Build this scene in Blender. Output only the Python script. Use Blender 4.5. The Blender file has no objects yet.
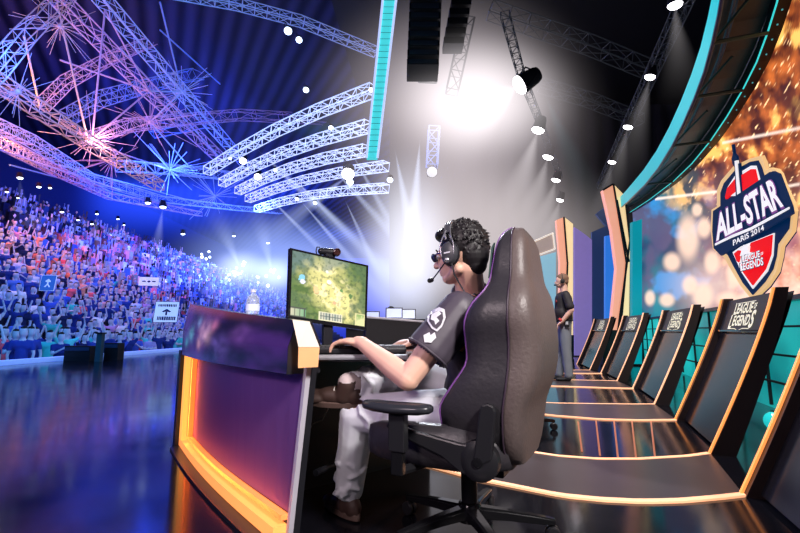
import bpy, bmesh, math, random
import numpy as np
from mathutils import Vector, Matrix, noise
random.seed(7)
SC = bpy.context.scene
COL = SC.collection
PI = math.pi
# ------------------------------------------------------------------ camera
H = 0.8
F = 450.0
PITCH = math.radians(8.1)
cam = bpy.data.objects.new('camera', bpy.data.cameras.new('camera'))
COL.objects.link(cam)
cam.location = (0, 0, H)
cam.rotation_euler = (PI/2 + PITCH, 0, 0)
cam.data.sensor_width = 36
cam.data.lens = F/800*36
cam.data.clip_end = 400
SC.camera = cam
SC.view_settings.view_transform = 'Standard'
SC.view_settings.look = 'None'
SC.view_settings.exposure = 0
SC.cycles.max_bounces = 6
SC.cycles.diffuse_bounces = 2
SC.cycles.glossy_bounces = 3
SC.cycles.transparent_max_bounces = 12
SC.cycles.volume_bounces = 0
SC.cycles.use_denoising = True
SC.cycles.sample_clamp_indirect = 4
SC.cycles.volume_max_steps = 64

def ray(px, py):
    X = (px-400)/F; Y = (266.5-py)/F
    return Vector((X, math.cos(PITCH)-Y*math.sin(PITCH), math.sin(PITCH)+Y*math.cos(PITCH)))
def at(px, py, Y):                      # world point seen there, on the vertical plane y = Y
    d = ray(px, py); t = Y/d.y
    return Vector((d.x*t, Y, H+d.z*t))
def fl(px, py, z=0.0):                  # world point on the horizontal plane z
    d = ray(px, py); t = (z-H)/d.z
    return Vector((d.x*t, d.y*t, z))
def onplane(px, py, p, n):
    d = ray(px, py); o = Vector((0, 0, H))
    t = (p-o).dot(n)/d.dot(n)
    return o+d*t
def proj(p):
    v = Vector(p)-Vector((0, 0, H))
    zc = v.y*math.cos(PITCH)+v.z*math.sin(PITCH)
    yc = -v.y*math.sin(PITCH)+v.z*math.cos(PITCH)
    return 400+F*v.x/zc, 266.5-F*yc/zc

# ------------------------------------------------------------------ materials
MATS = {}
def mat(name, col=(.5, .5, .5), rough=.5, metal=0., emis=None, es=0., var=.12, scale=8., bump=0., spec=.5, alpha=None, trans=0., coat=0.):
    if name in MATS: return MATS[name]
    m = bpy.data.materials.new(name); m.use_nodes = True
    nt = m.node_tree; b = nt.nodes['Principled BSDF']
    b.inputs['Roughness'].default_value = rough
    b.inputs['Metallic'].default_value = metal
    b.inputs['Specular IOR Level'].default_value = spec
    b.inputs['Coat Weight'].default_value = coat
    if trans: b.inputs['Transmission Weight'].default_value = trans
    tc = nt.nodes.new('ShaderNodeTexCoord'); nz = nt.nodes.new('ShaderNodeTexNoise')
    nz.inputs['Scale'].default_value = scale; nz.inputs['Detail'].default_value = 3
    nt.links.new(tc.outputs['Object'], nz.inputs['Vector'])
    r = nt.nodes.new('ShaderNodeMapRange')
    r.inputs['To Min'].default_value = 1-var; r.inputs['To Max'].default_value = 1+var
    nt.links.new(nz.outputs['Fac'], r.inputs['Value'])
    mx = nt.nodes.new('ShaderNodeVectorMath'); mx.operation = 'SCALE'
    mx.inputs[0].default_value = col
    nt.links.new(r.outputs[0], mx.inputs['Scale'])
    nt.links.new(mx.outputs[0], b.inputs['Base Color'])
    if emis is not None:
        b.inputs['Emission Color'].default_value = (*emis, 1)
        b.inputs['Emission Strength'].default_value = es
    if bump:
        bp = nt.nodes.new('ShaderNodeBump'); bp.inputs['Strength'].default_value = bump
        bp.inputs['Distance'].default_value = .01
        nt.links.new(nz.outputs['Fac'], bp.inputs['Height']); nt.links.new(bp.outputs[0], b.inputs['Normal'])
    MATS[name] = m
    return m
def objcol_mat(name, rough=.8, es=0.0):   # colour taken from the object's own colour
    m = bpy.data.materials.new(name); m.use_nodes = True; nt = m.node_tree; b = nt.nodes['Principled BSDF']
    oi = nt.nodes.new('ShaderNodeObjectInfo'); nt.links.new(oi.outputs['Color'], b.inputs['Base Color'])
    b.inputs['Roughness'].default_value = rough
    if es:
        nt.links.new(oi.outputs['Color'], b.inputs['Emission Color']); b.inputs['Emission Strength'].default_value = es
    return m
def attr_mat(name, es=1.0, rough=.3, base=False, coat=0.):
    m = bpy.data.materials.new(name); m.use_nodes = True; nt = m.node_tree; b = nt.nodes['Principled BSDF']
    a = nt.nodes.new('ShaderNodeVertexColor'); a.layer_name = 'Col'
    if base: nt.links.new(a.outputs['Color'], b.inputs['Base Color'])
    else: b.inputs['Base Color'].default_value = (.01, .01, .01, 1)
    if es:
        nt.links.new(a.outputs['Color'], b.inputs['Emission Color']); b.inputs['Emission Strength'].default_value = es
    b.inputs['Roughness'].default_value = rough
    b.inputs['Coat Weight'].default_value = coat
    return m
def glow_volume(name, col, strength, kind='sphere', falloff=1.0):
    """haze lit from within: emission volume, density fading out from the middle (sphere) or from the lamp (beam, local -Z)"""
    m = bpy.data.materials.new(name); m.use_nodes = True; nt = m.node_tree; nt.nodes.clear()
    out = nt.nodes.new('ShaderNodeOutputMaterial'); em = nt.nodes.new('ShaderNodeEmission')
    em.inputs['Color'].default_value = (*col, 1)
    nt.links.new(em.outputs[0], out.inputs['Volume'])
    tc = nt.nodes.new('ShaderNodeTexCoord')
    if kind == 'sphere':
        ln = nt.nodes.new('ShaderNodeVectorMath'); ln.operation = 'LENGTH'
        nt.links.new(tc.outputs['Object'], ln.inputs[0])
        mr = nt.nodes.new('ShaderNodeMapRange'); mr.interpolation_type = 'SMOOTHERSTEP'
        mr.inputs['From Min'].default_value = 0.0; mr.inputs['From Max'].default_value = 1.0
        mr.inputs['To Min'].default_value = strength; mr.inputs['To Max'].default_value = 0
        nt.links.new(ln.outputs['Value'], mr.inputs['Value'])
        nt.links.new(mr.outputs[0], em.inputs['Strength'])
    else:
        # local cone: apex at z=0, end at z=-1, radius 1 at the end
        sp = nt.nodes.new('ShaderNodeSeparateXYZ'); nt.links.new(tc.outputs['Object'], sp.inputs[0])
        def M(op, a, b=None):
            n = nt.nodes.new('ShaderNodeMath'); n.operation = op
            for i, v in enumerate((a, b)):
                if v is None: continue
                if isinstance(v, (int, float)): n.inputs[i].default_value = v
                else: nt.links.new(v, n.inputs[i])
            return n.outputs[0]
        rr = M('SQRT', M('ADD', M('MULTIPLY', sp.outputs[0], sp.outputs[0]), M('MULTIPLY', sp.outputs[1], sp.outputs[1])))
        t = M('MAXIMUM', M('MULTIPLY', sp.outputs[2], -1.0), 0.02)
        q = M('DIVIDE', rr, t)                                  # 0 on the axis, 1 at the cone's skin
        side = M('POWER', M('MAXIMUM', M('SUBTRACT', 1.0, M('MULTIPLY', q, q)), 0.0), 1.5)
        fade = M('MULTIPLY', M('POWER', M('MAXIMUM', M('SUBTRACT', 1.0, t), 0.0), 1.3), M('DIVIDE', 1.0, M('ADD', M('MULTIPLY', t, t), .06)))
        s = M('MULTIPLY', M('MULTIPLY', side, fade), strength*.1*falloff)
        nt.links.new(s, em.inputs['Strength'])
    return m

# ------------------------------------------------------------------ mesh builder
ORG = {}
class MB:
    def __init__(s): s.v = []; s.f = []; s.m = []; s.c = []
    def add(s, vs, fs, mi=0, col=None):
        n = len(s.v); s.v += [tuple(v) for v in vs]; s.f += [tuple(i+n for i in f) for f in fs]; s.m += [mi]*len(fs)
        if col is not None: s.c += [col]*len(vs)
        return s
    def box(s, c, size, ax=None, mi=0, col=None):
        c = Vector(c); hx, hy, hz = [q/2 for q in size]
        X, Y, Z = ax if ax else (Vector((1, 0, 0)), Vector((0, 1, 0)), Vector((0, 0, 1)))
        vs = [c+X*(a*hx)+Y*(b*hy)+Z*(d*hz) for a in (-1, 1) for b in (-1, 1) for d in (-1, 1)]
        return s.add(vs, [(0, 1, 3, 2), (4, 6, 7, 5), (0, 4, 5, 1), (2, 3, 7, 6), (0, 2, 6, 4), (1, 5, 7, 3)], mi, col)
    def tube(s, p0, p1, r, n=8, r1=None, mi=0, cap=True, col=None):
        p0 = Vector(p0); p1 = Vector(p1); d = p1-p0
        if d.length < 1e-7: return s
        r1 = r if r1 is None else r1
        q = d.to_track_quat('Z', 'Y'); X = q @ Vector((1, 0, 0)); Y = q @ Vector((0, 1, 0))
        vs = []
        for p, rr in ((p0, r), (p1, r1)):
            for i in range(n):
                a = 2*PI*i/n; vs.append(p+X*(math.cos(a)*rr)+Y*(math.sin(a)*rr))
        fs = [(i, (i+1) % n, n+(i+1) % n, n+i) for i in range(n)]
        if cap: fs += [tuple(range(n-1, -1, -1)), tuple(range(n, 2*n))]
        return s.add(vs, fs, mi, col)
    def path(s, pts, r, n=8, mi=0, closed=False):
        pts = [Vector(p) for p in pts]; N = len(pts); rs = r if isinstance(r, (list, tuple)) else [r]*N
        vs = []; up = None
        for i, p in enumerate(pts):
            a = pts[(i-1) % N] if (i > 0 or closed) else p; b = pts[(i+1) % N] if (i < N-1 or closed) else p
            t = (b-a).normalized()
            if up is None: up = t.orthogonal().normalized()
            up = (up-t*up.dot(t)).normalized(); w = t.cross(up)
            for k in range(n):
                an = 2*PI*k/n; vs.append(p+up*(math.cos(an)*rs[i])+w*(math.sin(an)*rs[i]))
        fs = []
        for i in range(N if closed else N-1):
            j = (i+1) % N
            for k in range(n): fs.append((i*n+k, i*n+(k+1) % n, j*n+(k+1) % n, j*n+k))
        if not closed: fs += [tuple(range(n-1, -1, -1)), tuple(range((N-1)*n, N*n))]
        return s.add(vs, fs, mi)
    def ell(s, c, r, rot=None, nu=16, nv=10, mi=0, col=None):
        c = Vector(c); r = r if isinstance(r, (tuple, list)) else (r, r, r)
        vs = []; fs = []
        for j in range(1, nv):
            th = PI*j/nv
            for i in range(nu):
                ph = 2*PI*i/nu; vs.append(Vector((r[0]*math.sin(th)*math.cos(ph), r[1]*math.sin(th)*math.sin(ph), r[2]*math.cos(th))))
        top = len(vs); vs.append(Vector((0, 0, r[2]))); vs.append(Vector((0, 0, -r[2])))
        for j in range(nv-2):
            for i in range(nu): fs.append((j*nu+i, (j+1)*nu+i, (j+1)*nu+(i+1) % nu, j*nu+(i+1) % nu))
        for i in range(nu):
            fs.append((top, i, (i+1) % nu)); fs.append((top+1, (nv-2)*nu+(i+1) % nu, (nv-2)*nu+i))
        if rot is not None: vs = [rot @ v for v in vs]
        return s.add([v+c for v in vs], fs, mi, col)
    def prism(s, poly, vec, mi=0, col=None):
        poly = [Vector(p) for p in poly]; vec = Vector(vec); n = len(poly)
        vs = poly+[p+vec for p in poly]
        fs = [tuple(range(n-1, -1, -1)), tuple(range(n, 2*n))]+[(i, (i+1) % n, n+(i+1) % n, n+i) for i in range(n)]
        return s.add(vs, fs, mi, col)
    def loft(s, rings, cap=True, mi=0):
        n = len(rings[0]); vs = [v for r in rings for v in r]; fs = []
        for j in range(len(rings)-1):
            for i in range(n): fs.append((j*n+i, j*n+(i+1) % n, (j+1)*n+(i+1) % n, (j+1)*n+i))
        if cap: fs += [tuple(range(n-1, -1, -1)), tuple(range((len(rings)-1)*n, len(rings)*n))]
        return s.add(vs, fs, mi)
    def lathe(s, c, prof, n=20, ax=None, mi=0):       # prof [(r, h)]
        c = Vector(c); X, Y, Z = ax if ax else (Vector((1, 0, 0)), Vector((0, 1, 0)), Vector((0, 0, 1)))
        return s.loft([[c+X*(r*math.cos(2*PI*i/n))+Y*(r*math.sin(2*PI*i/n))+Z*h for i in range(n)] for r, h in prof], True, mi)
    def grid(s, fn, nu, nv, colfn=None, mi=0):
        vs = [fn(i/nu, j/nv) for j in range(nv+1) for i in range(nu+1)]
        if colfn: s.c += [colfn(i/nu, j/nv, vs[j*(nu+1)+i]) for j in range(nv+1) for i in range(nu+1)]
        fs = [(j*(nu+1)+i, j*(nu+1)+i+1, (j+1)*(nu+1)+i+1, (j+1)*(nu+1)+i) for j in range(nv) for i in range(nu)]
        n = len(s.v); s.v += [tuple(v) for v in vs]; s.f += [tuple(k+n for k in f) for f in fs]; s.m += [mi]*len(fs)
        return s
    def build(s, name, mats, parent=None, smooth=False, label=None, fixn=True, bevel=0., angle=35):
        me = bpy.data.meshes.new(name)
        a = np.array(s.v, dtype=float)
        if parent is not None: o = ORG[parent.name]
        else:
            lo, hi = a.min(0), a.max(0); o = Vector(((lo[0]+hi[0])/2, (lo[1]+hi[1])/2, lo[2]))
        a = a-np.array(o)
        me.from_pydata([tuple(x) for x in a], [], s.f)
        mats = mats if isinstance(mats, (list, tuple)) else [mats]
        for m in mats: me.materials.append(m)
        if len(mats) > 1: me.polygons.foreach_set('material_index', s.m)
        if s.c and len(s.c) == len(s.v):
            ca = me.color_attributes.new('Col', 'FLOAT_COLOR', 'POINT')
            ca.data.foreach_set('color', [q for c in s.c for q in (c[0], c[1], c[2], 1.0)])
        if fixn:
            bm = bmesh.new(); bm.from_mesh(me)
            bmesh.ops.recalc_face_normals(bm, faces=bm.faces)
            bm.to_mesh(me); bm.free()
        if smooth:
            me.polygons.foreach_set('use_smooth', [True]*len(me.polygons))
            if smooth != 'all': me.set_sharp_from_angle(angle=math.radians(angle))
        me.update()
        ob = bpy.data.objects.new(name, me); COL.objects.link(ob)
        if parent is not None: ob.parent = parent
        else: ob.location = o
        ORG[ob.name] = o
        if bevel:
            b = ob.modifiers.new('bevel', 'BEVEL'); b.width = bevel; b.segments = 2; b.limit_method = 'ANGLE'; b.angle_limit = math.radians(40)
        if label: ob['label'] = label
        return ob
def thing(name, label, cat, loc=(0, 0, 0), group=None):
    o = bpy.data.objects.new(name, None); COL.objects.link(o); o.location = loc; o.empty_display_size = .1
    ORG[o.name] = Vector(loc); o['label'] = label; o['category'] = cat
    if group: o['group'] = group
    return o
def tag(o, label, cat, group=None, kind=None):
    o['label'] = label; o['category'] = cat
    if group: o['group'] = group
    if kind: o['kind'] = kind
    return o
def struct(o): o['kind'] = 'structure'; return o
def light(name, typ, loc, energy, col=(1, 1, 1), target=None, size=1., spot=60, blend=.5):
    l = bpy.data.lights.new(name, typ); l.energy = energy; l.color = col
    if typ == 'AREA': l.size = size
    elif typ in ('POINT', 'SPOT'): l.shadow_soft_size = size
    if typ == 'SPOT': l.spot_size = math.radians(spot); l.spot_blend = blend
    o = bpy.data.objects.new(name, l); COL.objects.link(o); o.location = loc
    if target is not None: o.rotation_euler = (Vector(target)-Vector(loc)).to_track_quat('-Z', 'Y').to_euler()
    return o
def capsule(mb, p0, r0, p1, r1, n=14, mi=0):
    p0 = Vector(p0); p1 = Vector(p1); d = p1-p0; L = max(d.length, 1e-6); q = d.to_track_quat('Z', 'Y')
    rings = []
    for k in range(1, 6):
        a = PI/2*k/6; rings.append((-math.cos(a)*r0, math.sin(a)*r0))
    rings.append((0, r0)); rings.append((L, r1))
    for k in range(5, 0, -1):
        a = PI/2*k/6; rings.append((L+math.cos(a)*r1, math.sin(a)*r1))
    mb.loft([[p0+q @ Vector((rr*math.cos(2*PI*i/n), rr*math.sin(2*PI*i/n), h)) for i in range(n)] for h, rr in rings], True, mi)
def blob(mb, voxel, smooth=3, factor=.5, dec=None):
    """fuse the overlapping shapes of a builder into ONE continuous skin; returns a new builder"""
    me = bpy.data.meshes.new('tmp'); me.from_pydata(mb.v, [], mb.f)
    bm = bmesh.new(); bm.from_mesh(me); bmesh.ops.recalc_face_normals(bm, faces=bm.faces); bm.to_mesh(me); bm.free()
    ob = bpy.data.objects.new('tmp', me); COL.objects.link(ob)
    r = ob.modifiers.new('r', 'REMESH'); r.mode = 'VOXEL'; r.voxel_size = voxel; r.adaptivity = 0
    if smooth:
        s_ = ob.modifiers.new('s', 'SMOOTH'); s_.iterations = smooth; s_.factor = factor
    if dec:
        d_ = ob.modifiers.new('d', 'DECIMATE'); d_.ratio = dec
    dg = bpy.context.evaluated_depsgraph_get(); dg.update()
    ev = ob.evaluated_get(dg); m2 = ev.to_mesh()
    out = MB(); out.v = [tuple(v.co) for v in m2.vertices]; out.f = [tuple(p.vertices) for p in m2.polygons]; out.m = [0]*len(out.f)
    ev.to_mesh_clear(); bpy.data.objects.remove(ob); bpy.data.meshes.remove(me)
    return out
def text_shape(txt, bold=0., space=1., shear=0.):
    cu = bpy.data.curves.new('t', 'FONT'); cu.body = txt; cu.offset = bold; cu.space_character = space; cu.align_x = 'CENTER'; cu.shear = shear
    cu.resolution_u = 3
    ob = bpy.data.objects.new('t', cu); COL.objects.link(ob)
    dg = bpy.context.evaluated_depsgraph_get(); dg.update(); ev = ob.evaluated_get(dg); me = ev.to_mesh()
    vs = [Vector(v.co) for v in me.vertices]; fs = [tuple(p.vertices) for p in me.polygons]
    ev.to_mesh_clear(); bpy.data.objects.remove(ob); bpy.data.curves.remove(cu)
    x0 = min(v.x for v in vs); x1 = max(v.x for v in vs); y0 = min(v.y for v in vs); y1 = max(v.y for v in vs)
    return [((v.x-x0)/(x1-x0), (v.y-y0)/(y1-y0)) for v in vs], fs
def put_text(mb, txt, fn, mi=0, bold=.02, space=1., col=None):
    uv, fs = text_shape(txt, bold, space); mb.add([fn(u, v) for u, v in uv], fs, mi, col)
def copy_tree(o, parent=None):
    c = o.copy(); COL.objects.link(c)
    if parent is not None: c.parent = parent
    for ch in [k for k in bpy.data.objects if k.parent == o and k is not c]: copy_tree(ch, c)
    return c
def fbm(x, y, z=0., oct=4):
    return noise.fractal(Vector((x, y, z)), 1.0, 2.0, oct)
def mix(a, b, t):
    t = max(0., min(1., t)); return tuple(a[i]*(1-t)+b[i]*t for i in range(3))
def sstep(a, b, x):
    t = max(0., min(1., (x-a)/(b-a))); return t*t*(3-2*t)
# ================================================================== SETTING
M_black = mat('matt black', (.012, .012, .016), .6)
M_gloss = mat('gloss black panel', (.010, .010, .013), .08, coat=.3)
M_strip = mat('peach light strip', (.9, .5, .3), .5, emis=(1, .47, .24), es=1.0)
M_orange = mat('orange light strip', (.9, .4, .1), .5, emis=(1, .30, .07), es=1.15)
M_steel = mat('truss aluminium', (.62, .64, .68), .45, .6)
M_chrome = mat('bright metal', (.7, .7, .72), .2, 1.)

def floor_mat():
    m = bpy.data.materials.new('polished black stage floor'); m.use_nodes = True; nt = m.node_tree; b = nt.nodes['Principled BSDF']
    b.inputs['Base Color'].default_value = (.006, .006, .009, 1)
    tc = nt.nodes.new('ShaderNodeTexCoord'); nz = nt.nodes.new('ShaderNodeTexNoise'); nz.inputs['Scale'].default_value = 3; nz.inputs['Detail'].default_value = 6
    nt.links.new(tc.outputs['Object'], nz.inputs['Vector'])
    r = nt.nodes.new('ShaderNodeMapRange'); r.inputs['To Min'].default_value = .04; r.inputs['To Max'].default_value = .2
    nt.links.new(nz.outputs['Fac'], r.inputs['Value']); nt.links.new(r.outputs[0], b.inputs['Roughness'])
    b.inputs['Specular IOR Level'].default_value = .30
    return m
M_floor = floor_mat()
EDGE = [(-9.6, -2), (-9.35, 6), (-9.15, 10.3), (-8.9, 14), (-8.7, 18), (-8.2, 24), (-7, 30)]
mb = MB()
poly = [(x, y, 0) for x, y in EDGE]+[(24, 30, 0), (24, -2, 0)]
mb.prism(poly, (0, 0, -.15))
struct(mb.build('floor', M_floor))
# pale lit ledge round the stage edge
mb = MB()
for (x0, y0), (x1, y1) in zip(EDGE, EDGE[1:]):
    mb.prism([(x0, y0, .003), (x1, y1, .003), (x1-.35, y1, .003), (x0-.35, y0, .003)], (0, 0, .10))
struct(mb.build('trim_1', mat('pale stage edge ledge', (.55, .65, .95), .5, emis=(.12, .26, 1.), es=.55)))
# arena floor and raked stands
M_arena = mat('dark arena floor', (.03, .03, .06), .8)
mb = MB(); mb.prism([(-40, -2, -.97), (25, -2, -.97), (25, 110, -.97), (-40, 110, -.97)], (0, 0, -.1)); struct(mb.build('floor_arena', M_arena))
STZ0, STX0, STX1, STZ1 = -.95, -12.5, -28., 9.2
def stand_z(x): return STZ0 + (max(0., (STX0-x))/(STX0-STX1))*(STZ1-STZ0)
mb = MB(); N = 22; tp = []
for i in range(N):
    xa = STX0+(STX1-STX0)*i/N; xb = STX0+(STX1-STX0)*(i+1)/N; z = stand_z(xb)
    tp += [(xa, 0, z), (xb, 0, z)]
tp += [(STX1, 0, -1.), (STX0, 0, -1.)]
mb.prism([(x, -2, z) for x, _, z in tp], (0, 102, 0)); struct(mb.build('seating_tiers', mat('dark blue tiers', (.02, .025, .09), .8)))
# upper balcony front and boxes
M_wall_arena = mat('dark arena wall', (.02, .03, .12), .9)
mb = MB(); mb.box((-34, 50, 9), (.4, 120, 22)); struct(mb.build('wall_left', M_wall_arena))
mb = MB(); mb.box((-10, 101, 8), (62, .4, 24)); struct(mb.build('wall_back', mat('far arena wall in blue light', (.03, .06, .5), .9, emis=(.02, .05, .7), es=.35)))  # blue light on the far wall put in as its own glow
# roof deck, corrugated
def roof_mat():
    m = bpy.data.materials.new('corrugated roof deck'); m.use_nodes = True; nt = m.node_tree; b = nt.nodes['Principled BSDF']
    tc = nt.nodes.new('ShaderNodeTexCoord'); mp = nt.nodes.new('ShaderNodeMapping'); mp.inputs['Rotation'].default_value = (0, 0, math.radians(-28))
    w = nt.nodes.new('ShaderNodeTexWave'); w.inputs['Scale'].default_value = .35; w.inputs['Distortion'].default_value = .15
    nt.links.new(tc.outputs['Object'], mp.inputs[0]); nt.links.new(mp.outputs[0], w.inputs[0])
    r = nt.nodes.new('ShaderNodeValToRGB'); r.color_ramp.elements[0].color = (.003, .004, .012, 1); r.color_ramp.elements[1].color = (.028, .03, .07, 1)
    nt.links.new(w.outputs['Fac'], r.inputs[0]); nt.links.new(r.outputs[0], b.inputs['Base Color']); b.inputs['Roughness'].default_value = .6
    return m
mb = MB(); mb.prism([(-34.2, -2, 17), (-3.2, -2, 17), (14, 101, 17), (-34.2, 101, 17)], (0, 0, .3)); struct(mb.build('ceiling', roof_mat()))
# black stage roof to the right
mb = MB(); mb.prism([(-3.6, -2, 13), (24, -2, 13), (24, 24.5, 13), (-2, 24.5, 13)], (0, 0, .3)); struct(mb.build('ceiling_stage', M_black))
# black drape behind the stage
mb = MB()
def drape(u, v):
    x = -.55+24*u; return Vector((x, 23+.035*math.sin(x*7), 13*v-.0))
mb.grid(drape, 300, 6)
struct(mb.build('wall_stage_back', mat('grey stage drape', (.035, .032, .038), .9), smooth='all'))
# ---------------------------------------------------------------- LED wall on the right
WP = Vector((3.62, 4.2, 0)); WD = Vector((.348, .9375, 0)).normalized(); WN = Vector((-WD.y, WD.x, 0))      # WN points to the stage
ZL = 1.11
Zv = Vector((0, 0, 1))
def wallpt(px, py, off=0.): return onplane(px, py, WP+WN*off, WN)
M_led = attr_mat('led wall picture', 1.0, .8)
BOKEH = [(688, 238, 13, 27), (672, 262, 10, 11), (704, 228, 8, 12), (690, 285, 9, 11), (667, 300, 9, 8), (712, 262, 9, 14), (703, 296, 12, 16), (728, 300, 14, 10), (650, 298, 6, 9), (697, 210, 6, 8), (735, 275, 10, 14), (745, 300, 10, 9)]
def ledcol(u, v, p):
    px, py = proj(p)
    f = fbm(px*.018, py*.018); f2 = fbm(px*.06, py*.05, 3.); f3 = fbm(px*.15, py*.12, 7.)
    blue = mix((.0, .05, .14), (.0, .27, .36), .5+f*1.2)
    blue = mix(blue, (.12, .10, .22), sstep(.0, .5, fbm(px*.03, py*.02, 5.)+.15)*.9)
    blue = mix(blue, (.03, .35, .85), sstep(.1, .6, fbm(px*.03+4, py*.03, 9.))*.9)
    fire = mix((.10, .018, .012), (.85, .20, .04), .45+f2*1.1)
    fire = mix(fire, (1.5, .75, .18), sstep(.12, .55, f+f2*.8))
    fire = mix(fire, (.09, .02, .02), sstep(.1, .5, fbm(px*.05, py*.025, 13.))*.85)
    sp = noise.noise(Vector((px*.45+py*.22, py*.12-px*.05, 2.)))
    if sp > .42: fire = mix(fire, (1.9, 1.2, .6), min(1, (sp-.42)*7))
    # warm glow to the lower right
    k = sstep(-35, 45, (px-702)*.75-(py-205)*.42+f*36)
    c = mix(blue, fire, k)
    g = sstep(150, 300, py)*sstep(655, 790, px)
    c = mix(c, mix((1.1, .42, .28), (1.5, .95, .75), .5+f2), g*.85)
    c = mix(c, (.35, .10, .25), sstep(.0, .45, fbm(px*.04, py*.03, 21.))*g*.8)
    w = math.exp(-((px-712)**2/1500+(py-285)**2/500)); c = mix(c, (1.3, .95, .85), w*.45)
    for bx, by, rx, ry in BOKEH:
        d = math.sqrt(((px-bx)/rx)**2+((py-by)/ry)**2)
        if d < 1.15: c = mix(c, (1.3, .92, .70), (1-sstep(.45, 1.15, d))*.8)
    for (x0, y0, x1, y1) in ((655, 199, 722, 191), (722, 143, 800, 128), (778, 188, 800, 184)):
        if x0 <= px <= x1:
            yl = y0+(y1-y0)*(px-x0)/(x1-x0); c = mix(c, (1.6, 1.3, 1.1), max(0, 1-abs(py-yl)/2.2)*.8)
    return c
S0, S1, ZTOP = -2.4, 9.3, 5.4
INN = [(634, 212), (655, 199), (680, 181), (700, 163), (720, 140), (738, 115), (755, 88), (770, 60), (782, 30), (792, 0), (800, -30), (806, -65)]
ARC = sorted([((q-WP).dot(WD), q.z) for q in [wallpt(x, y, 0) for x, y in INN]])
def arcz(s):
    if s <= ARC[0][0]: return ARC[0][1]
    for a, b in zip(ARC, ARC[1:]):
        if s <= b[0]: return a[1]+(b[1]-a[1])*(s-a[0])/(b[0]-a[0])
    return ARC[-1][1]
def ledpt(u, v):
    s = S0+(S1-S0)*(u**1.35); return WP+WD*s+Vector((0, 0, ZL+(min(ZTOP, arcz(s)+.06)-ZL)*v))
mb = MB(); mb.grid(ledpt, 300, 230, ledcol)
led = thing('video_wall', 'tall video wall showing orange fire, sparks and cream bokeh over blue, behind the logo shield', 'screen', tuple(WP+WD*2+Vector((0, 0, 0))))
mb.build('screen', M_led, led, smooth='all', fixn=False)
mb = MB()
for i in range(30):
    a = S0+(S1-S0)*i/30; b = S0+(S1-S0)*(i+1)/30
    mb.prism([WP+WD*a-WN*.02+Zv*ZL, WP+WD*b-WN*.02+Zv*ZL, WP+WD*b-WN*.02+Zv*(arcz(b)+.08), WP+WD*a-WN*.02+Zv*(arcz(a)+.08)], -WN*.15)
mb.build('casing', M_black, led)
mb = MB(); mb.box(WP+WD*3.45+WN*.03+Vector((0, 0, ZL-.02)), (11.8, .08, .045), (WD, WN, Vector((0, 0, 1))))
mb.build('bottom_rail', mat('dark rail', (.03, .03, .035), .3), led)
# teal glowing wall under the LED wall
def teal_mat():
    m = bpy.data.materials.new('teal backlit wall'); m.use_nodes = True; nt = m.node_tree; b = nt.nodes['Principled BSDF']
    b.inputs['Base Color'].default_value = (.0, .12, .13, 1); b.inputs['Roughness'].default_value = .35
    tc = nt.nodes.new('ShaderNodeTexCoord'); nz = nt.nodes.new('ShaderNodeTexNoise'); nz.inputs['Scale'].default_value = .9
    nt.links.new(tc.outputs['Object'], nz.inputs['Vector'])
    r = nt.nodes.new('ShaderNodeValToRGB'); r.color_ramp.elements[0].position = .3; r.color_ramp.elements[0].color = (0, .13, .15, 1); r.color_ramp.elements[1].position = .68; r.color_ramp.elements[1].color = (.02, .62, .58, 1)
    nt.links.new(nz.outputs['Fac'], r.inputs[0]); nt.links.new(r.outputs[0], b.inputs['Emission Color']); b.inputs['Emission Strength'].default_value = .9
    return m
mb = MB(); mb.box(WP+WD*3.45-WN*.1+Vector((0, 0, ZL/2-.02)), (11.8, .12, ZL-.04), (WD, WN, Vector((0, 0, 1))))
struct(mb.build('wall_right', teal_mat()))
mb = MB(); Zv = Vector((0, 0, 1))
for z in (.28, .56, .84):
    mb.box(WP+WD*3.45-WN*.03+Vector((0, 0, z)), (11.8, .03, .02), (WD, WN, Zv))
for k in range(13):
    mb.box(WP+WD*(-2.2+k*.98)-WN*.03+Vector((0, 0, ZL/2)), (.03, .03, ZL-.06), (WD, WN, Zv))
struct(mb.build('trim_2', M_black))

# ---------------------------------------------------------------- curved header over the LED wall
inner = [wallpt(x, y, .03) for x, y in INN]
def chain_off(pts, off, dz=0.): return [p+WN*off+Vector((0, 0, dz)) for p in pts]
hd = thing('curved_header', 'black curved header truss with teal glowing outer band above the video wall', 'truss', tuple(WP+WD*2+Vector((0, 0, 3.4))))
def ribbon(mb, A, B):
    for i in range(len(A)-1): mb.add([A[i], A[i+1], B[i+1], B[i]], [(0, 1, 2, 3)])
# face next to the LED wall: thick black band
n_out = []
for i, p in enumerate(inner):
    a = inner[max(0, i-1)]; b = inner[min(len(inner)-1, i+1)]; t = (b-a).normalized(); n = t.cross(WN); n = n if n.z > 0 or n.dot(WD) > 0 else -n
    n_out.append(n)
up = [Vector((0, 0, 1))]*len(inner)
low = chain_off(inner, .0); low2 = chain_off(inner, .10); mid = chain_off(inner, .52); outr = chain_off(inner, .54)
mb = MB(); ribbon(mb, low, low2); ribbon(mb, low2, [p+Vector((0, 0, .14)) for p in low2]); ribbon(mb, low, [p+Vector((0, 0, .4)) for p in low])
mb.build('inner_band', M_black, hd)
mb = MB(); mb.path([p+WN*.005-Vector((0, 0, .0)) for p in low2], .007, 6); mb.build('edge_line', mat('thin teal line', (.0, .4, .4), .4, emis=(.05, .75, .75), es=.9), hd)
mb = MB(); ribbon(mb, [p+Vector((0, 0, .16)) for p in low2], [p+Vector((0, 0, .16)) for p in mid]); mb.build('soffit', mat('header soffit', (.03, .035, .045), .4), hd)
M_tealband = mat('teal glowing band', (.0, .25, .28), .4, emis=(.0, .42, .46), es=.95, var=.2, scale=1.5)
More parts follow.
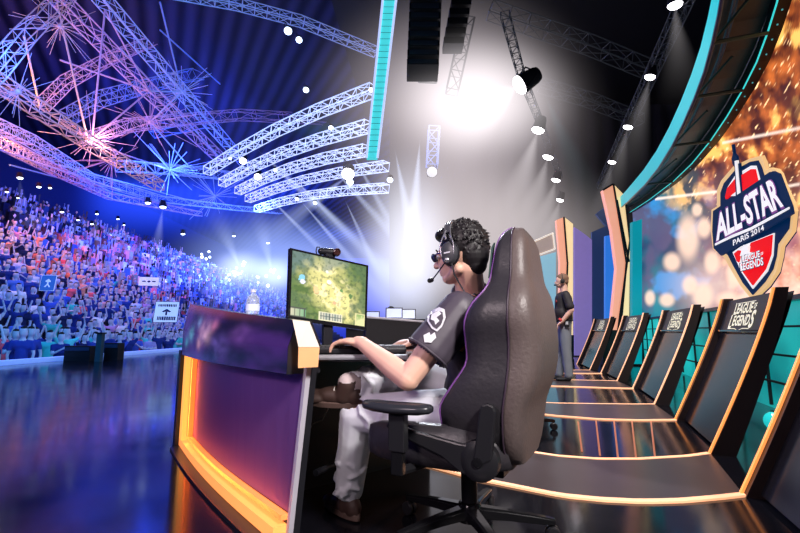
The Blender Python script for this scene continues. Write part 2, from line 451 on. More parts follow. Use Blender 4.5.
mb = MB(); ribbon(mb, mid, [p+Vector((0, 0, .26)) for p in mid]); ribbon(mb, [p+Vector((0, 0, .0)) for p in mid], outr); ribbon(mb, outr, [p+Vector((0, 0, .26)) for p in outr])
mb.build('teal_band', M_tealband, hd)
mb = MB(); mb.path([p+Vector((0, 0, .0)) for p in mid], .02, 6); mb.path([p for p in chain_off(inner, .40, .1)], .014, 6); mb.path([p for p in chain_off(inner, .36, .16)], .012, 6)
mb.build('edge_tube', mat('dim blue tube', (.10, .12, .2), .3), hd)
M_strut = mat('dark teal steel', (.03, .07, .08), .4, .5)
for i in (0, 2, 4, 6, 8, 10):
    a, b = low2[i], mid[i]; c = low2[i]*.5+low2[i+1]*.5
    mb = MB(); mb.tube(a, b, .02, 6); mb.tube(b, mid[i+1]*.45+low2[i+1]*.55+Vector((0, 0, .1)), .014, 6)
    mb.build('strut', M_strut, hd)
mb = MB()
for i in range(len(low)-1):
    for k in range(2):
        p = low[i].lerp(low[i+1], (k+.5)/2)+WN*.05-Vector((0, 0, .004)); mb.ell(p, .008, None, 6, 4)
mb.build('rivets', mat('teal rivet lamps', (.1, .5, .5), .4, emis=(.1, .5, .55), es=.5), hd)

# ---------------------------------------------------------------- big shield logo in front of the LED wall
def LG(X, Y, off): return wallpt(700+X/2.96, 130+Y/2.96, off)
def lpoly(mb, pts, off, th=.02, mi=0): mb.prism([LG(x, y, off) for x, y in pts], -WN*th, mi)
def lquad(BL, BR, TR, TL, off):
    def fn(u, v):
        x = (BL[0]*(1-u)+BR[0]*u)*(1-v)+(TL[0]*(1-u)+TR[0]*u)*v; y = (BL[1]*(1-u)+BR[1]*u)*(1-v)+(TL[1]*(1-u)+TR[1]*u)*v
        return LG(x, y, off)
    return fn
M_gold = mat('shield gold', (.35, .22, .09), .6, emis=(1., .64, .28), es=.72)
M_navy = mat('shield navy', (.002, .006, .02), .7, emis=(.0, .02, .085), es=.7, spec=.1)
M_red = mat('shield red', (.3, .0, .0), .6, emis=(1., .002, .008), es=.8, spec=.1)
M_white = mat('shield white', (.3, .3, .3), .6, emis=(1, .97, .97), es=.8)
M_purple = mat('letter shadow', (.15, .03, .2), .5, emis=(.22, .02, .22), es=.5)
sh = thing('shield_logo', 'large red, navy and gold shield reading ALL-STAR PARIS 2014 on the video wall', 'sign', tuple(LG(155, 500, .2)))
GOLD = [(50, 178), (62, 150), (98, 108), (148, 84), (180, 76), (190, 98), (196, 122), (205, 112), (224, 116), (236, 130), (246, 160), (272, 218), (278, 240), (272, 300), (240, 345), (236, 375), (226, 420), (198, 462), (155, 504), (120, 462), (88, 408), (72, 378), (38, 352), (32, 300), (34, 236), (50, 226)]
mb = MB(); lpoly(mb, [(x+6, y+4) for x, y in GOLD], .13, .02); mb.build('drop_shadow', M_navy, sh)  # dark copy of the outline, shifted down right as the shield's shadow
mb = MB(); lpoly(mb, GOLD, .17, .03); mb.build('gold_border', M_gold, sh)
NAVY = [(60, 186), (70, 158), (104, 118), (148, 94), (170, 90), (180, 110), (188, 136), (206, 124), (220, 127), (230, 145), (240, 172), (262, 222), (266, 242), (261, 292), (228, 338), (224, 374), (214, 412), (190, 450), (155, 488), (126, 452), (98, 402), (82, 370), (45, 344), (40, 300), (43, 244), (60, 232)]
mb = MB(); lpoly(mb, NAVY, .18); mb.build('navy_field', M_navy, sh)
for nm_, pts, m_ in (('white_edge', [(76, 196), (82, 168), (104, 134), (150, 106), (164, 106), (176, 150), (110, 195)], M_white), ('white_edge', [(96, 362), (120, 345), (218, 305), (214, 372), (198, 418), (155, 470), (122, 420)], M_white)):
    mb = MB(); lpoly(mb, pts, .19); mb.build(nm_, m_, sh)
for pts in ([(74, 198), (80, 172), (102, 146), (106, 180), (76, 205)], [(118, 136), (150, 116), (162, 116), (170, 152), (124, 186)], [(100, 366), (112, 356), (122, 358), (114, 392), (108, 388)], [(150, 334), (212, 310), (208, 368), (192, 412), (155, 460), (126, 420), (132, 410), (122, 400), (136, 372)]):
    mb = MB(); lpoly(mb, pts, .20); mb.build('red_field', M_red, sh)
mb = MB(); lpoly(mb, [(97, 42), (101, 70), (108, 78), (112, 100), (116, 98), (124, 200), (106, 205), (102, 110), (96, 100), (93, 85), (97, 72), (93, 44)], .21); mb.build('tower_outline', M_navy, sh)
mb = MB(); lpoly(mb, [(102, 92), (108, 90), (112, 140), (118, 196), (110, 198), (106, 140)], .22); mb.build('tower', M_white, sh)
mb = MB(); lpoly(mb, [(118, 372), (128, 340), (142, 344), (140, 362), (150, 362), (148, 370), (126, 378)], .22); mb.build('tower_foot', M_white, sh)
mb = MB(); lpoly(mb, [(38, 240), (90, 205), (150, 165), (214, 122), (232, 130), (248, 172), (268, 226), (272, 248), (240, 268), (190, 296), (130, 330), (62, 372), (40, 350), (36, 300)], .23); mb.build('ribbon', M_navy, sh)
mb = MB(); L = [(44, 336), (90, 312), (150, 288), (205, 258), (262, 228)]; U = [(262, 234), (205, 266), (150, 296), (90, 320), (44, 342)]
lpoly(mb, L+U, .24, .008); mb.build('ribbon_line', M_white, sh)
mb = MB(); put_text(mb, 'ALL-STAR', lquad((46, 336), (252, 232), (222, 134), (44, 248), .242), bold=.05); mb.build('lettering_shadow', M_purple, sh)
mb = MB(); put_text(mb, 'ALL-STAR', lquad((48, 330), (248, 226), (218, 138), (47, 252), .250), bold=.03); mb.build('lettering', M_white, sh)
mb = MB(); put_text(mb, 'PARIS 2014', lquad((98, 343), (190, 296), (188, 280), (97, 326), .25), bold=.02); mb.build('small_lettering', M_white, sh)
mb = MB(); put_text(mb, 'LEAGUE', lquad((124, 395), (180, 378), (178, 355), (122, 372), .245), bold=.06); put_text(mb, 'LEGENDS', lquad((118, 421), (190, 402), (188, 375), (116, 394), .245), bold=.06); mb.build('league_shadow', M_navy, sh)
mb = MB(); put_text(mb, 'LEAGUE', lquad((126, 392), (178, 376), (176, 356), (124, 374), .25), bold=.03); put_text(mb, 'OF', lquad((179, 372), (187, 369), (187, 360), (179, 363), .25), bold=.03)
put_text(mb, 'LEGENDS', lquad((120, 418), (188, 400), (186, 376), (118, 396), .25), bold=.03); mb.build('league_lettering', M_white, sh)
mb = MB(); mb.box(LG(150, 300, .07), (.5, .12, .6), (WD, WN, Zv)); mb.build('mount', M_black, sh)

# ---------------------------------------------------------------- light columns at the stage back
M_cream = mat('cream lit face', (.9, .7, .4), .5, emis=(1, .72, .36), es=.85)
M_peach = mat('peach lit face', (.9, .4, .3), .5, emis=(1, .43, .26), es=.75)
M_lilac = mat('lilac lit panel', (.2, .15, .4), .6, emis=(.20, .15, .42), es=.75)
M_dblue = mat('dark blue panel', (.02, .04, .12), .5, emis=(.02, .04, .12), es=.6)
M_blue = mat('blue lit panel', (.03, .15, .6), .5, emis=(.02, .16, .6), es=.9)
M_pblue = mat('pale blue lit panel', (.2, .4, .5), .6, emis=(.25, .5, .62), es=.8)
M_teal = mat('teal lit panel', (.0, .3, .35), .5, emis=(.0, .26, .3), es=.9)
def slab(mb, pts, Y, th=.15, mi=0): mb.prism([at(x, y, Y) for x, y in pts], (0, th, 0), mi)
Yc = 10.8
pl = thing('light_column', 'tall leaning light column with peach and cream faces beside the video wall', 'lamp', tuple(at(617, 376, Yc)))
mb = MB(); slab(mb, [(603, 190), (613, 184), (621, 232), (626, 262), (620, 330), (611, 330), (617, 268), (612, 230)], Yc); mb.build('peach_face', M_peach, pl)
mb = MB(); slab(mb, [(613.5, 184), (625, 196), (630, 240), (629, 330), (620.5, 330), (626.5, 262), (621.5, 232)], Yc+.02); mb.build('cream_face', M_cream, pl)
mb = MB()
for a, b in (((613.5, 184), (621.5, 232)), ((621.5, 232), (626.5, 262)), ((626.5, 262), (620.5, 330)), ((625, 196), (630, 240)), ((617, 200), (629, 262)), ((630, 240), (618, 330)), ((603, 190), (613, 184))):
    mb.tube(at(*a, Yc-.03), at(*b, Yc-.03), .025, 5)
mb.build('seam', M_black, pl)
mb = MB(); slab(mb, [(603, 330), (632, 330), (632, 366), (603, 366)], Yc); mb.build('base', M_black, pl)
Yd = 13.5
p2 = thing('light_column', 'shorter light column with orange and cream faces behind the standing man', 'lamp', tuple(at(566, 358, Yd)))
mb = MB(); slab(mb, [(556.5, 220), (564, 217), (567, 262), (565, 335), (559, 335), (560, 262)], Yd); mb.build('peach_face', M_peach, p2)
mb = MB(); slab(mb, [(564.3, 217), (573, 224), (573, 335), (565.5, 335), (567.5, 262)], Yd+.02); mb.build('cream_face', M_cream, p2)
mb = MB(); mb.tube(at(564, 217, Yd-.03), at(567.5, 262, Yd-.03), .03, 5); mb.tube(at(567.5, 262, Yd-.03), at(565, 335, Yd-.03), .03, 5); mb.build('seam', M_black, p2)
mb = MB(); slab(mb, [(556, 335), (574, 335), (574, 357), (556, 357)], Yd); mb.build('base', M_black, p2)
def panel(pts, Y, m, name, label, th=.1):
    mb = MB(); slab(mb, pts, Y, th); o = mb.build(name, m); tag(o, label, 'panel'); return o
panel([(574.5, 227), (586, 235), (592, 240), (592, 355.5), (574.5, 355.5)], 14.2, M_lilac, 'lit_panel', 'lilac glowing flat panel right of the shorter light column')
panel([(592, 232), (606, 226), (606, 354.9), (592, 354.9)], 14.6, M_dblue, 'scenery_panel', 'dark navy scenery panel between lilac panel and taller light column')
panel([(605.5, 236), (616, 234), (616, 358.3), (605.5, 358.3)], 12.8, M_blue, 'lit_panel', 'bright blue glowing panel just left of the taller light column')
panel([(596, 214), (606, 226), (606, 354), (612, 354), (612, 226), (608, 204)], 15.2, M_dblue, 'scenery_panel', 'dark angular panel high behind the taller light column')
panel([(632.5, 222), (636, 221), (642, 219), (642, 364), (632.5, 364)], 10.5, M_teal, 'scenery_panel', 'teal upright panel at the far edge of the video wall', .12)
panel([(520, 262), (556, 252), (556, 350), (520, 350)], 16.5, M_pblue, 'lit_panel', 'pale blue glowing panel behind the gaming chair headrest')
bx = thing('light_box', 'outlined beige light box hanging behind the gaming chair headrest', 'lamp', tuple(at(545, 252, 15)))
mb = MB(); slab(mb, [(528, 244), (553, 233), (555, 249), (530, 258)], 15, .5); mb.build('body', mat('beige box', (.4, .34, .3), .6, emis=(.45, .36, .32), es=.5), bx)
mb = MB(); 
for a, b in (((528, 244), (553, 233)), ((553, 233), (555, 249)), ((555, 249), (530, 258)), ((528, 244), (530, 258))): mb.tube(at(*a, 14.97), at(*b, 14.97), .03, 5)
mb.build('outline', mat('cream outline', (.8, .75, .65), .5, emis=(.9, .8, .68), es=.7), bx)

# ---------------------------------------------------------------- pods (leaning screens) and their floor strips
BACK = Vector((.943, -.333, 0)); PH = 1.08
def prof(t): return BACK*(.45*(1-(1-t)**1.15))+Vector((0, 0, PH*t))
_q = [((742, 494), None), ((675.6, 420), (711, 455)), ((633, 388.5), (655, 405)), ((601, 373.3), (617.5, 381.5)), ((577, 364), (590, 370.5))]
PODL = [(tuple(fl(*l)[:2]), tuple(fl(*r)[:2]) if r else (fl(*l).x-.42, fl(*l).y-1.1)) for l, r in _q]
M_header = mat('pod header plate', (.012, .010, .012), .45)
M_logo = mat('cream logo lettering', (.75, .72, .5), .4, emis=(.85, .8, .52), es=.55)
M_fin = mat('dark brown pod side', (.022, .014, .014), .35)
M_gscreen = mat('dark glass screen', (.010, .009, .012), .16, spec=.3)
descr = ['cut off by the right picture edge', 'nearest full one with largest logo', 'second in the row behind the nearest full one', 'third in the row', 'farthest, beside the standing man']
for k, (Lb, Rb) in enumerate(PODL):
    Lb = Vector((*Lb, 0)); Rb = Vector((*Rb, 0)); e = (Lb-Rb).normalized(); W = (Lb-Rb).length; C0 = (Lb+Rb)/2
    pod = thing('player_booth', 'black leaning screen panel with game logo, '+descr[k], 'booth', tuple(C0), 'leaning screen panels along the wall')
    T = [i/10 for i in range(11)]
    fin_w = .055
    for sgn, base in ((-1, Lb), (1, Rb)):
        mb = MB(); b0 = base+e*(-fin_w if sgn < 0 else 0)
        for i in range(10):
            t0, t1 = T[i], T[i+1]; d0 = .14-.07*t0; d1 = .14-.07*t1
            a, b = base+prof(t0), base+prof(t1); c, d = b+BACK*d1, a+BACK*d0
            off = e*(-fin_w*1.0) if sgn < 0 else e*fin_w
            vs = [a, b, c, d]; mb.prism(vs, off)
        mb.build('side_fin', M_fin, pod)
        mb = MB()
        for i in range(10):
            t0, t1 = T[i], T[i+1]; a, b = base+prof(t0)-BACK*.004, base+prof(t1)-BACK*.004; off = e*(-.022 if sgn < 0 else .026)
            mb.prism([a, b, b-BACK*.012, a-BACK*.012], off)
        mb.build('edge_light', M_strip if k > 1 else M_orange, pod)
    # screen and header between the fins, a little recessed
    def face(u, t, rec=.05): return Rb+e*(fin_w+(W-2*fin_w)*u)+prof(t)+BACK*rec
    mb = MB(); mb.grid(lambda u, v: face(u, .02+.715*v), 2, 10); mb.build('screen', M_gscreen, pod, smooth='all')
    mb = MB(); mb.grid(lambda u, v: face(u, .745+.235*v, .035), 1, 4); mb.grid(lambda u, v: face(u, .98+.0*v, .035+.06*v), 1, 1); mb.grid(lambda u, v: face(u, .745, .035+.02*v), 1, 1)
    mb.build('header_plate', M_header, pod)
    mb = MB(); mb.grid(lambda u, v: face(u, v*.98, .12), 1, 8); mb.build('back_panel', M_black, pod)
    mb = MB(); mb.box((face(0, .74, .02)+face(1, .74, .02))/2, (.012, W-2*fin_w, .012), (BACK, e, Zv)); mb.build('divider', M_gloss, pod)
    mb = MB(); cu = .50; wu = min(.50, .62/ W)
    def lf(u0, u1, t0, t1): return lambda u, v: face((1-(cu-wu/2+wu*(u0+(u1-u0)*u))), .775+.17*(t0+(t1-t0)*v), .028)
    # letters rise towards the middle, big initials
    put_text(mb, 'L', lf(.02, .13, .50, 1.02), bold=.03); put_text(mb, 'EAGUE', lf(.14, .80, .52, .96), bold=.03); put_text(mb, 'OF', lf(.83, .93, .66, .90), bold=.03)
    put_text(mb, 'L', lf(-.04, .09, -.12, .5), bold=.03); put_text(mb, 'EGEND', lf(.11, .82, .0, .46), bold=.03); put_text(mb, 'S', lf(.84, .99, -.1, .62), bold=.03)
    def seg(a, b): mb.add([lf(0, 1, 0, 1)(*q) for q in (a, b, (b[0], b[1]-.03), (a[0], a[1]-.03))], [(0, 1, 2, 3)])
    seg((.10, 1.0), (.86, 1.0)); seg((-.0, -.10), (.3, -.10)); seg((.62, -.1), (.9, -.1)); seg((.3, -.10), (.45, -.2)); seg((.45, -.2), (.62, -.1))
    mb.build('logo', M_logo, pod)

# floor bands between the bays: raised dark slabs with lit edges
M_band = mat('brown satin band', (.07, .05, .05), .28)
LINES = {  # lit edges measured along the floor: far edge / near edge of each band
 0: ([(711, 455), (690, 458), (640, 461), (600, 461), (560, 458), (520, 452), (470, 446)], [(742, 494), (715, 497), (680, 500), (640, 501), (600, 499), (560, 495), (520, 487), (470, 477), (420, 463)]),
 1: ([(655, 405), (630, 405), (590, 404.5), (556, 404), (525, 402)], [(675.6, 420), (640, 420.5), (600, 419.5), (556, 416), (520, 412)]),
 2: ([(617.5, 381.5), (600, 381), (570, 380.5), (545, 380)], [(633, 388.5), (610, 388), (580, 387), (548, 386)]),
 3: ([(590, 370.5), (572, 370.5), (545, 370)], [(601, 373.5), (580, 373.5), (548, 373)]),
}
fb_desc = ['nearest and widest', 'second from the camera', 'third from the camera, by the standing man', 'farthest, behind the standing man']
for k, (A, B) in LINES.items():
    A = [fl(x, y) for x, y in A]; B = [fl(x, y) for x, y in B]
    def resample(P, n):
        L = [0]
        for a, b in zip(P, P[1:]): L.append(L[-1]+(b-a).length)
        out = []
        for i in range(n+1):
            s = L[-1]*i/n
            for j in range(len(P)-1):
                if s <= L[j+1]+1e-9: out.append(P[j].lerp(P[j+1], (s-L[j])/(L[j+1]-L[j]))); break
        return out
    A2, B2 = resample(A, 24), resample(B, 24)
    t = thing('floor_band', 'low brown floor band with peach lit edges, '+fb_desc[k], 'platform', tuple((A2[12]+B2[12])/2), 'lit floor bands between the player bays')
    mb = MB(); zz = .008
    for i in range(24): mb.prism([A2[i], A2[i+1], B2[i+1], B2[i]], (0, 0, zz))
    mb.build('slab', M_band, t)
    for P, s in ((A2, 1), (B2, -1)):
        mb = MB(); w = .04 if k == 0 else .035 if k == 1 else .05
        for i in range(24):
            q = Vector((0, w*s, 0)); mb.prism([P[i], P[i+1], P[i+1]+q, P[i]+q], (0, 0, zz+.002))
        mb.build('edge_light', M_strip, t)
    # fin that closes the gap between neighbouring pods
# reflections on the bay floor, painted as thin glowing lines
for k, (xa, ya, yb) in enumerate([(582, 422, 452), (600, 421, 456), (618, 421, 458), (636, 422, 458), (655, 422, 457)]):
    a = fl(xa-4, ya); b = fl(xa, yb); mb = MB(); mb.tube(a+Zv*.002, b+Zv*.002, .006, 4)
    o = mb.build('floor_reflection', mat('dim painted copper reflection', (.4, .12, .05), .3, emis=(.6, .18, .1), es=.5)); tag(o, 'thin dim painted copper reflection line running across a glossy black bay floor', 'strip', 'painted copper reflections in the bay floor')
mb = MB(); a = at(773, 421, 2.95)
mb.ell(a, (.05, .05, .055), None, 18, 12); o = mb.build('floor_lamp_globe', mat('teal globe', (.02, .5, .5), .1, emis=(.02, .6, .6), es=.8)); tag(o, 'teal glossy globe lamp on the floor behind the nearest full screen panel', 'lamp')
mb = MB(); q = MB(); mb.tube(a-Zv*.06, (a.x, a.y, 0), .012, 8); st = mb.build('stand', M_black, None)
bpy.data.objects.remove(st)
o.name = 'globe_lamp'; ORG['globe_lamp'] = ORG['floor_lamp_globe']
mb = MB(); mb.tube(a-Zv*.05, (a.x, a.y, 0), .012, 8); mb.tube((a.x, a.y, 0), (a.x, a.y, .01), .05, 16); mb.build('stand', M_black, o)
# ================================================================== RIGGING
M_tr_blue = mat('pale blue lit truss', (.55, .62, .95), .5, .2, emis=(.25, .38, 1.), es=.22)  # truss tones below carry coloured stage light in base colour and glow
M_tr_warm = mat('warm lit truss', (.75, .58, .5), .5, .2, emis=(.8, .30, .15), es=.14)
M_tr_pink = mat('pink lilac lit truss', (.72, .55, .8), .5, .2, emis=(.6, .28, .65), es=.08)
M_tr_mid = mat('blue lit roof steel', (.3, .42, .8), .5, .3, emis=(.05, .14, .6), es=.25)
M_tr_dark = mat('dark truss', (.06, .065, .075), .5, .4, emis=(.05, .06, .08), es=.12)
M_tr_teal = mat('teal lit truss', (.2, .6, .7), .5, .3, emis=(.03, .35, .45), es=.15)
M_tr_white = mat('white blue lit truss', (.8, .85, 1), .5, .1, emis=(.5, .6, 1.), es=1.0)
def truss(label, P, w, m, group=None, seg=None, r=.035, tri=False, name='roof_truss'):
    P = [Vector(p) for p in P]; base = min(P, key=lambda q: q.z)
    t = thing(name, label, 'truss', tuple(P[len(P)//2]), group)
    offs = [(-1, -1), (1, -1), (1, 1), (-1, 1)] if not tri else [(-1, .5), (1, .5), (0, -1)]
    rows = []
    for i, p in enumerate(P):
        a = P[max(0, i-1)]; b = P[min(len(P)-1, i+1)]; d = (b-a).normalized(); sd = d.cross(Zv)
        sd = sd.normalized() if sd.length > .05 else Vector((1, 0, 0)); up = sd.cross(d).normalized()
        rows.append([p+sd*(x*w/2)+up*(y*w/2) for x, y in offs])
    n = len(offs)
    for k in range(n):
        mb = MB(); mb.path([rw[k] for rw in rows], r, 6); mb.build('chord', m, t, smooth=True)
    L = sum((b-a).length for a, b in zip(P, P[1:])); seg = seg or max(3, int(L/(w*1.55)))
    def pos(s, k):
        q = s*(len(P)-1); i = min(len(P)-2, int(q)); f = q-i; return rows[i][k].lerp(rows[i+1][k], f)
    mb = MB()
    for s in range(seg):
        a, b = s/seg, (s+1)/seg
        for k in range(n):
            k2 = (k+1) % n
            mb.tube(pos(a, k if s % 2 else k2), pos(b, k2 if s % 2 else k), r*.62, 4, cap=False)
            if s: mb.tube(pos(a, k), pos(a, k2), r*.6, 4, cap=False)
    for e in (0, 1):
        for k in range(n): mb.tube(pos(e, k), pos(e, (k+1) % n), r*.7, 4)
    mb.build('bracing', m, t)
    return t
def A(*q): return at(*q)
G5 = 'five parallel lighting trusses over the audience edge'
for i, (a, b, w, lab) in enumerate([((207, 171, 17), (373, 90, 11.5), .30, 'topmost and longest of five parallel white lit lighting trusses'), ((222, 183, 19), (368, 126, 12.8), .31, 'second from the top of five parallel white lit lighting trusses'),
    ((238, 191, 21), (366, 150, 14.3), .32, 'third from the top of five parallel white lit lighting trusses'), ((248, 199, 23), (386, 166, 16), .33, 'fourth from the top of five parallel white lit lighting trusses'), ((257, 209, 25), (386, 188, 17.5), .34, 'lowest of five parallel white lit lighting trusses')]):
    p0 = A(*a); p1 = A(*b); mid = p0.lerp(p1, .5)+Zv*.25
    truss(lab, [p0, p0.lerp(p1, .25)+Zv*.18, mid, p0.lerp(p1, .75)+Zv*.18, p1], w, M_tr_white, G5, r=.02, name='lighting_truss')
RT = [
 ('thick double roof beam running down from the top left, warm and lilac lit', [(10, -60, 15), (55, -6, 17), (149, 91, 22), (222, 160, 30)], .9, M_tr_pink, .06),
 ('second thick roof beam right of the first, pale blue lit', [(60, -60, 16), (100, -4, 18), (182, 92, 24), (246, 165, 36)], .9, M_tr_blue, .055),
 ('long warm lit roof beam descending from the left frame edge', [(-60, 50, 14), (-8, 78, 15), (88, 142, 19), (160, 186, 25)], .8, M_tr_warm, .06),
 ('orange lit lattice girder rising at the upper left corner', [(-50, 110, 13), (-6, 72, 14), (24, 36, 15), (62, -2, 16)], .8, M_tr_warm, .04),
 ('curved roof girder arching from the left towards the top centre', [(40, 108, 21), (66, 82, 21), (111, 58, 22), (160, 38, 24), (215, 22, 27), (300, 10, 30), (378, 8, 32)], .8, M_tr_pink, .04),
 ('curved roof girder second from the top, warm to blue', [(66, 118, 23), (100, 99, 23), (140, 88, 24), (186, 76, 26), (250, 66, 30), (372, 66, 38)], 1.0, M_tr_mid, .05),
 ('lilac lit girder fanning out above the stands', [(88, 140, 22), (125, 126, 23), (168, 121, 25), (240, 115, 30), (372, 122, 36)], 1.0, M_tr_pink, .045),
 ('long horizontal blue roof girder behind the lighting trusses', [(150, 128, 33), (230, 112, 34), (300, 110, 36), (372, 112, 38)], 1.9, M_tr_mid, .07),
 ('lattice truss crossing the top edge above the audience', [(90, -25, 11.6), (160, -10, 12), (236, 4, 12.5), (300, 21, 13.2), (376, 52, 14.2)], .42, M_tr_blue, .03),
 ('lower lilac lit gantry over the left stands, upper tier', [(-70, 100, 15), (-8, 138, 17), (50, 168, 22), (110, 196, 30), (200, 214, 45)], .7, M_tr_pink, .05),
 ('lower blue lit gantry over the left stands, second tier', [(-40, 108, 20), (30, 140, 24), (90, 178, 30), (160, 199, 40), (235, 208, 55), (285, 212, 62)], .9, M_tr_blue, .06),
 ('bright blue roof girder sloping towards the far end', [(120, 166, 30), (176, 170, 36), (240, 177, 44)], 1.2, M_tr_blue, .07),
 ('blue roof girder above the drape edge at top centre left', [(210, 30, 30), (290, 40, 33), (376, 60, 37)], .9, M_tr_mid, .05),
]
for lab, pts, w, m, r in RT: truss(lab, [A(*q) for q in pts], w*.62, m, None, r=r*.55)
# star-shaped strut clusters
def cluster(px, py, Y, R, m, seed, label, n=34):
    rd = random.Random(seed); c = A(px, py, Y); t = thing('strut_node', label, 'truss', tuple(c), 'star shaped strut nodes of the roof')
    mb = MB(); mb.ell(c, .11, None, 10, 8); mb.build('hub', m, t, smooth=True)
    for i in range(n):
        d = Vector((rd.uniform(-1, 1), rd.uniform(-.6, .6), rd.uniform(-.75, .75))).normalized()
        mb = MB(); mb.tube(c, c+d*R*rd.uniform(.25, 1.0), .013*Y/22, 4); mb.build('strut', m, t)
cluster(92, 139, 20, 2.6, M_tr_pink, 1, 'lilac lit star node of roof struts above the left stands, upper')
cluster(150, 122, 23, 2.6, M_tr_pink, 2, 'star node of roof struts right of the upper lilac node')
cluster(170, 170, 32, 3.6, M_tr_blue, 3, 'bright blue white star node of roof struts above the middle of the stands')
cluster(215, 196, 42, 4.2, M_tr_blue, 4, 'farthest bright star node of roof struts, lowest right')
cluster(60, 26, 16.5, 1.8, M_tr_warm, 5, 'warm lit star node of roof struts at upper left corner')
cluster(182, 92, 24, 2.2, M_tr_blue, 6, 'blue star node where two roof beams cross')
cluster(18, 92, 15.5, 1.6, M_tr_warm, 7, 'orange lit star node at the left frame edge')
cluster(112, 160, 26, 2.4, M_tr_pink, 8, 'lilac star node below the other lilac nodes')
for (x0, y0, Y0_, x1, y1, Y1_, m) in ((57, 2, 16.5, 88, 142, 20, M_tr_warm), (105, 10, 18, 92, 139, 20, M_tr_pink), (149, 91, 22, 92, 139, 20, M_tr_pink), (182, 92, 24, 150, 122, 23, M_tr_blue), (149, 91, 22, 182, 92, 24, M_tr_blue), (105, 10, 18, 149, 91, 22, M_tr_pink), (160, 2, 18, 182, 92, 24, M_tr_mid), (120, 48, 21, 222, 160, 30, M_tr_blue), (60, 60, 18, 149, 91, 22, M_tr_pink), (160, 30, 20, 220, 84, 26, M_tr_mid), (24, 36, 15, 40, 108, 19, M_tr_warm), (88, 142, 20, 170, 170, 32, M_tr_pink), (150, 122, 23, 215, 196, 42, M_tr_blue), (0, 150, 17, 120, 190, 30, M_tr_pink), (10, 165, 20, 150, 202, 36, M_tr_mid), (60, 165, 24, 200, 203, 45, M_tr_blue)):
    mb = MB(); mb.tube(A(x0, y0, Y0_), A(x1, y1, Y1_), .04, 6); o = mb.build('roof_tie_bar', m); tag(o, 'long straight steel tie bar between roof trusses', 'bar', 'steel tie bars of the arena roof')
# dark stage rigging at top centre and right
truss('dim truss curving over the stage at top right of centre', [A(490, 10, 12), A(540, 28, 12), A(590, 45, 12.5), A(650, 70, 13)], .4, M_tr_dark, None, r=.02)
truss('faint truss behind the bright spotlight', [A(540, 85, 16), A(590, 100, 16), A(640, 120, 17)], .4, M_tr_dark, None, r=.02)
truss('dark truss carrying the right row of spotlights', [A(690, -10, 7.0), A(655, 66, 9.3), A(630, 120, 11.6), A(614, 156, 14), A(600, 186, 18)], .22, M_tr_dark, None, r=.012)
truss('truss carrying the central row of spotlights, teal lit at the top', [A(505, 15, 7.6), A(521, 74, 9.6), A(540, 122, 11.8), A(550, 150, 13.6), A(560, 176, 16)], .16, M_tr_dark, None, r=.010)
truss('upright dark truss hanging at top centre', [A(432, -8, 11), A(428, 78, 11)], .45, M_tr_dark, None, r=.035, name='hanging_truss')
truss('upright truss holding a round lamp at centre', [A(434, 128, 13), A(432, 166, 13)], .32, M_tr_blue, None, r=.025, name='hanging_truss')
truss('slanting dark truss left of the central spotlights', [A(468, 20, 12), A(452, 92, 12)], .34, M_tr_dark, None, r=.028, name='hanging_truss')
# teal glowing leaning fin hung at the stage mouth
fin = thing('light_fin', 'long slanted teal glowing light fin hanging at the edge of the black drape', 'lamp', tuple(A(374, 158, 9)))
mb = MB(); mb.prism([A(384, -12, 8), A(397, -12, 8), A(377, 158, 9.2), A(366.5, 158, 9.2)], (0, .12, 0)); mb.build('glowing_face', mat('teal fin glow', (.05, .5, .5), .5, emis=(.06, .62, .66), es=1.0, var=.3, scale=3), fin)
mb = MB(); mb.tube(A(384, -12, 7.98), A(366.5, 158, 9.18), .025, 6); mb.build('edge', M_tr_white, fin)
mb = MB(); mb.tube(A(397.5, -12, 7.98), A(377.5, 158, 9.18), .025, 6); mb.build('edge', M_tr_white, fin)
mb = MB()
for i in range(28):
    t = i/28; a = A(384, -12, 8).lerp(A(366.5, 158, 9.2), t); b = A(397, -12, 8).lerp(A(377, 158, 9.2), t); mb.tube(a-Vector((0, .02, 0)), b-Vector((0, .02, 0)), .005, 4)
mb.build('rungs', M_tr_dark, fin)
# line array of loudspeakers
la = thing('speaker_array', 'dark curved line of hanging loudspeakers at top centre', 'loudspeaker', tuple(A(425, 76, 10)))
for i in range(8):
    c = A(425-1.2*i*.3, 4+i*9.5, 10); mb = MB(); ax = (Vector((1, 0, 0)), Vector((0, math.cos(.05*i), -math.sin(.05*i))), Vector((0, math.sin(.05*i), math.cos(.05*i))))
    mb.box(c, (.75, .5, .19), ax); cb = mb.build('cabinet', M_black, la, bevel=.01)
    mb = MB(); mb.box(c-ax[1]*.255, (.66, .012, .13), ax); mb.build('grille', mat('speaker grille', (.05, .06, .08), .6), cb)
lb = thing('speaker_array', 'second shorter line of dark hanging loudspeakers, right of the first', 'loudspeaker', tuple(A(468, 60, 10.5)))
for i in range(6):
    c = A(462-i*1.8, -2+i*9.5, 10.5); mb = MB(); mb.box(c, (.5, .45, .18)); mb.build('cabinet', M_black, lb, bevel=.01)
